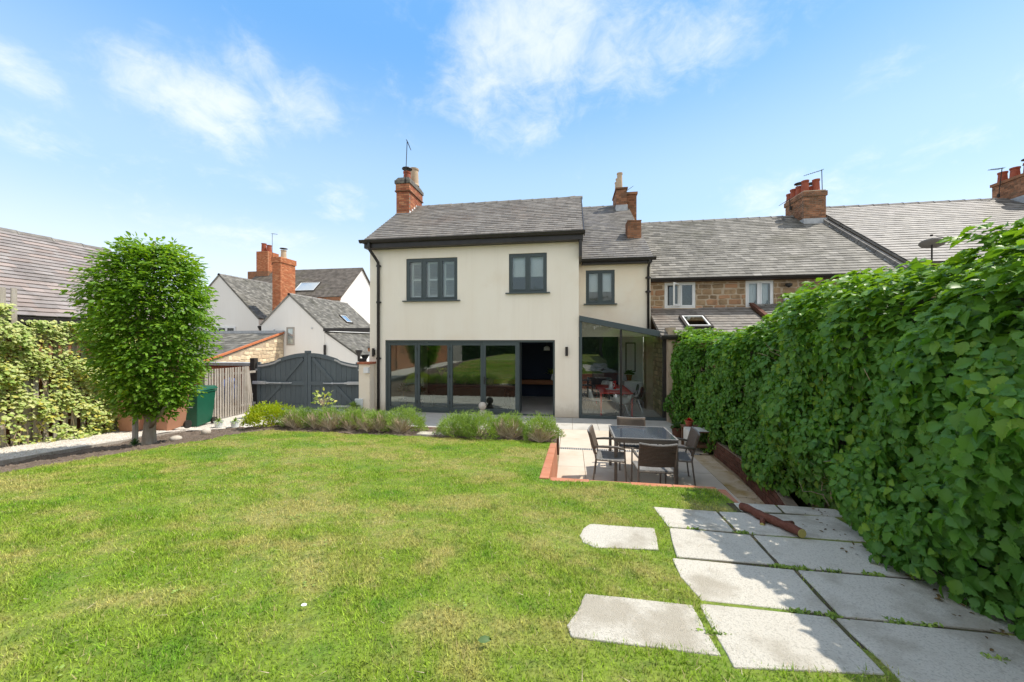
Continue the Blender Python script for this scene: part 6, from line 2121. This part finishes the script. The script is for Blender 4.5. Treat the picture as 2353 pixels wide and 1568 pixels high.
def patio_chair(label, loc, rz):
    """weave seat stacking armchair; front towards +Y"""
    t = thing('patio_chair', label, 'chair', loc, rz, 'woven chairs round the patio table')
    fr = MT['chair_fr']
    for s in (-1, 1):
        MB().tube([(s * .265, .26, .002), (s * .262, .24, .42), (s * .262, .23, .62)], .013, 8).build('leg', fr, t, local=True)
        MB().tube([(s * .265, -.27, .002), (s * .255, -.22, .42), (s * .255, -.25, .60), (s * .255, -.32, .84)], .013, 8).build('leg', fr, t, local=True)
        MB().tube([(s * .262, .235, .615), (s * .275, .12, .645), (s * .275, -.10, .64), (s * .258, -.26, .625)], [.018, .022, .022, .016], 8).build('armrest', fr, t, local=True, smooth=True)
    MB().tube([(-.262, .235, .41), (.262, .235, .41)], .012, 6).tube([(-.255, -.22, .41), (.255, -.22, .41)], .012, 6).tube([(-.26, .235, .41), (-.255, -.22, .41)], .012, 6).tube([(.26, .235, .41), (.255, -.22, .41)], .012, 6).build('seat_frame', fr, t, local=True)
    MB().grid(lambda u, v: ((u - .5) * .50, -.215 + .45 * v, .424 - .018 * math.sin(v * 3.14) * math.sin(u * 3.14)), 8, 8).build('seat', MT['sling'], t, local=True, fix=False)
    for k in range(16):       # woven strips of the seat
        xk = -.245 + k * .0325
        MB().grid(lambda u, v, xk=xk: (xk - .013 + .026 * u, -.21 + .44 * v, .431 - .018 * math.sin(v * 3.14) + .004 * math.sin(v * 60 + k * 3.14)), 1, 16).build('seat_strip', MT['sling'], t, local=True, fix=False)

    def back(u, v):
        zb_ = .50 + .36 * v
        return ((u - .5) * .535, -.225 - .10 * v - .035 * math.sin(u * 3.1416), zb_ - .02 * math.sin(u * 3.1416) * (v > .9))
    o = MB().grid(back, 10, 8).build('backrest', MT['rattan'], t, local=True, fix=False, smooth=True)
    o.modifiers.new('thick', 'SOLIDIFY').thickness = .022
    for k in range(17):      # woven courses
        v = (k + .5) / 17
        MB().tube([Vector(back(u / 8, v)) + Vector((0, -.013, 0)) for u in range(9)], .0085, 4).build('weave_strand', MT['rattan'], o, local=True)
    MB().tube([Vector(back(u / 8, 1)) for u in range(9)], .016, 6).build('top_rail', MT['sling'], o, local=True)
    return t


patio_chair('woven patio chair with its back to the lawn, nearest the brick edging', (1.25, 5.98, 0), R(2))
patio_chair('woven patio chair on the bush side of the table, sideways on', (.66, 6.44, 0), R(-97))
patio_chair('woven patio chair on the creeper side of the table', (1.74, 6.62, 0), R(84))
patio_chair('woven patio chair on the house side of the table, facing the lawn', (1.16, 7.22, 0), R(178))

t = thing('slatted_side_table', 'low brown slatted side table with pale cloth at the foot of the creeper', 'side table', (2.7, 8.6, 0))
for a in (2.5, 2.86):
    for b in (8.3, 8.92):
        MB().box(a, b, .002, a + .05, b + .05, .428).build('leg', MT['brown_wood'], t)
for k in range(6):
    MB().box(2.48, 8.28 + k * .118, .43, 2.93, 8.28 + k * .118 + .1, .455).build('slat', MT['brown_wood'], t, bevel=.004)
    MB().box(2.51, 8.32 + k * .11, .13, 2.89, 8.32 + k * .11 + .06, .15).build('shelf_slat', MT['brown_wood'], t)
MB().box(2.505, 8.305, .11, 2.905, 8.34, .128).box(2.505, 8.93, .11, 2.905, 8.965, .128).build('shelf_rail', MT['brown_wood'], t)
t = thing('table_cloth', 'pale cloth hanging over the corner of the low slatted table', 'cloth', (2.5, 8.4, .46))
m = MB()
m.grid(lambda u, v: (2.93 - .46 * min(1, v * 2) - (.006 if v > .5 else 0), 8.27 + .40 * u, .462 - max(0, v - .5) * 2 * (.26 + .03 * math.sin(u * 14)) + .004 * math.sin(u * 20)), 12, 10)
m.build('cloth_sheet', MT['cloth'], t, fix=False)
t = thing('flower_pot', 'small terracotta pot with red flowers on the low slatted table', 'plant pot', (2.62, 8.8, .46))
MB().lathe([(.06, 0), (.085, .13), (.095, .13), (.095, .11), (.07, .11)], (2.62, 8.8, .457), 14).build('pot', MT['pot_red'], t)
rosette(t, (2.62, 8.8, .58), 60, .085, .016, MT['red'], 'flowers', 1.1, 3)
t = thing('large_plant_pot', 'dark terracotta pot half hidden by the creeper beyond the side table', 'plant pot', (2.55, 9.5, 0))
MB().lathe([(.11, 0), (.15, .28), (.165, .28), (.165, .24), (.135, .24)], (2.56, 9.45, .002), 16).build('pot', MT['plinth'], t)
rosette(t, (2.56, 9.45, .25), 50, .26, .03, MT['plant'], 'foliage', 1.0, 6)

# ------------------------------------------------------------------ log on the slabs
a, b = Vector((1.545, 3.67, lz(3.67) + .047)), Vector((1.735, 3.10, lz(3.10) + .047))
t = thing('log', 'red barked log with sawn ends and two stubs on the slabs', 'log', (1.64, 3.4, lz(3.4)))
n = 12
pts = [a + (b - a) * (k / n) + Vector((.010 * math.sin(k * .9), .0, .004 * math.sin(k * 1.3))) for k in range(n + 1)]
MB().tube(pts, [.034 + .003 * math.sin(k * 2.1) + (.004 if 3 < k < 6 else 0) for k in range(n + 1)], 14, False).build('bark', MT['log'], t, smooth=True)
for p, q in ((pts[0], pts[1]), (pts[-1], pts[-2])):
    d = (p - q).normalized()
    MB().tube([p - d * .004, p + d * .003], .0325, 14).build('cut_end', MT['log_end'], t)
for k, e in ((5, Vector((-.055, -.10, -.025))), (8, Vector((.10, .03, .0)))):
    o = MB().tube([pts[k], pts[k] + e * .6, pts[k] + e], [.024, .02, .018], 10).build('branch_stub', MT['log'], t, smooth=True)
    MB().tube([pts[k] + e, pts[k] + e * 1.03], .0165, 10).build('cut_end', MT['log_end'], o)
# tufts growing in the slab joints
P, D, N, S = [], [], [], []
for x_, y_, n_ in ((1.33, 2.60, 90), (1.45, 2.59, 60), (1.62, 2.60, 40), (1.85, 2.60, 50), (1.30, 2.09, 60), (1.15, 2.10, 50), (1.6, 2.1, 50), (1.72, 2.1, 40), (.66, 1.85, 60), (1.32, 3.12, 70), (1.8, 1.9, 40), (.98, 3.13, 40)):
    for k in range(n_):
        P.append((x_ + rng.gauss(0, .03), y_ + rng.gauss(0, .008), lz(y_) + .004)); D.append((rng.uniform(-1, 1), rng.uniform(-1, 1), rng.uniform(.3, 1.3)))
        N.append((rng.uniform(-1, 1), rng.uniform(-1, 1), 1)); S.append(rng.uniform(.012, .028))
leaf_cloud('joint_weeds', OVAL, np.array(P), np.array(D), np.array(N), np.array(S), MT['lav'], kind='stuff', label='little green weeds growing in the joints of the slabs')

# ------------------------------------------------------------------ the rest of the garden behind the photographer, seen in the glass
gh = thing('rear_hedge', 'dark garden hedge at the far end of the lawn, mirrored in the glass doors', 'hedge', (-3, -13, 1))
MB().box(-11, -14.2, 0, 3.2, -13.4, 3.2).build('hedge_core', MT['dark_leaf'], gh)
n = 5200
P = np.c_[nr.uniform(-11, 3.2, n), -13.3 + nr.normal(0, .15, n), nr.uniform(1, 3.4, n)]
leaf_cloud('foliage', OVAL, P, nr.normal(0, 1, (n, 3)), np.c_[nr.normal(0, .3, n), np.ones(n), nr.normal(.4, .3, n)], nr.uniform(.12, .24, n), MT['dark_leaf'], gh)
for tx, ty, hgt, r_, lb in ((-8.6, -15.5, 6.5, 2.2, 'tree behind the path end of the far hedge'), (-4.5, -16.5, 7.6, 2.6, 'tallest tree behind the middle of the far hedge'), (-.5, -15.5, 6.0, 2.1, 'rounded tree behind the far hedge in line with the patio'), (3.2, -17, 7.2, 2.6, 'wide tree behind the far hedge at the creeper wall end'), (-11.5, -9, 5.6, 1.7, 'small tree over the side wall beyond the trellis')):
    t = thing('garden_tree', lb, 'tree', (tx, ty, 1), 0, 'trees at the far end of the garden')
    MB().tube([(tx, ty, .9), (tx, ty, 2.5), (tx + .2, ty, hgt * .7)], [.2, .16, .06], 8).build('trunk', MT['bark'], t)
    n = 2600
    d = nr.normal(0, 1, (n, 3))
    d /= np.linalg.norm(d, axis=1, keepdims=True)
    rr = r_ * nr.uniform(.5, 1.0, n)[:, None] * (1 + .2 * np.sin(d[:, 0:1] * 5) * np.sin(d[:, 1:2] * 6 + 1))
    P = np.array((tx, ty, hgt * .64)) + d * rr * np.array([1, 1, 1.05])
    leaf_cloud('crown', OVAL, P, d + nr.normal(0, .5, (n, 3)), d + np.array([0, 0, .8]) + nr.normal(0, .4, (n, 3)), nr.uniform(.16, .34, n), MT['dark_leaf'], t)
t = thing('side_wall', 'brick garden wall continuing past the trellis along the path', 'wall', (-10.8, -2, 0))
MB().box(-11.0, -9, 0, -10.78, 1.45, 2.2).build('wall_body', MT['brick_old'], t)
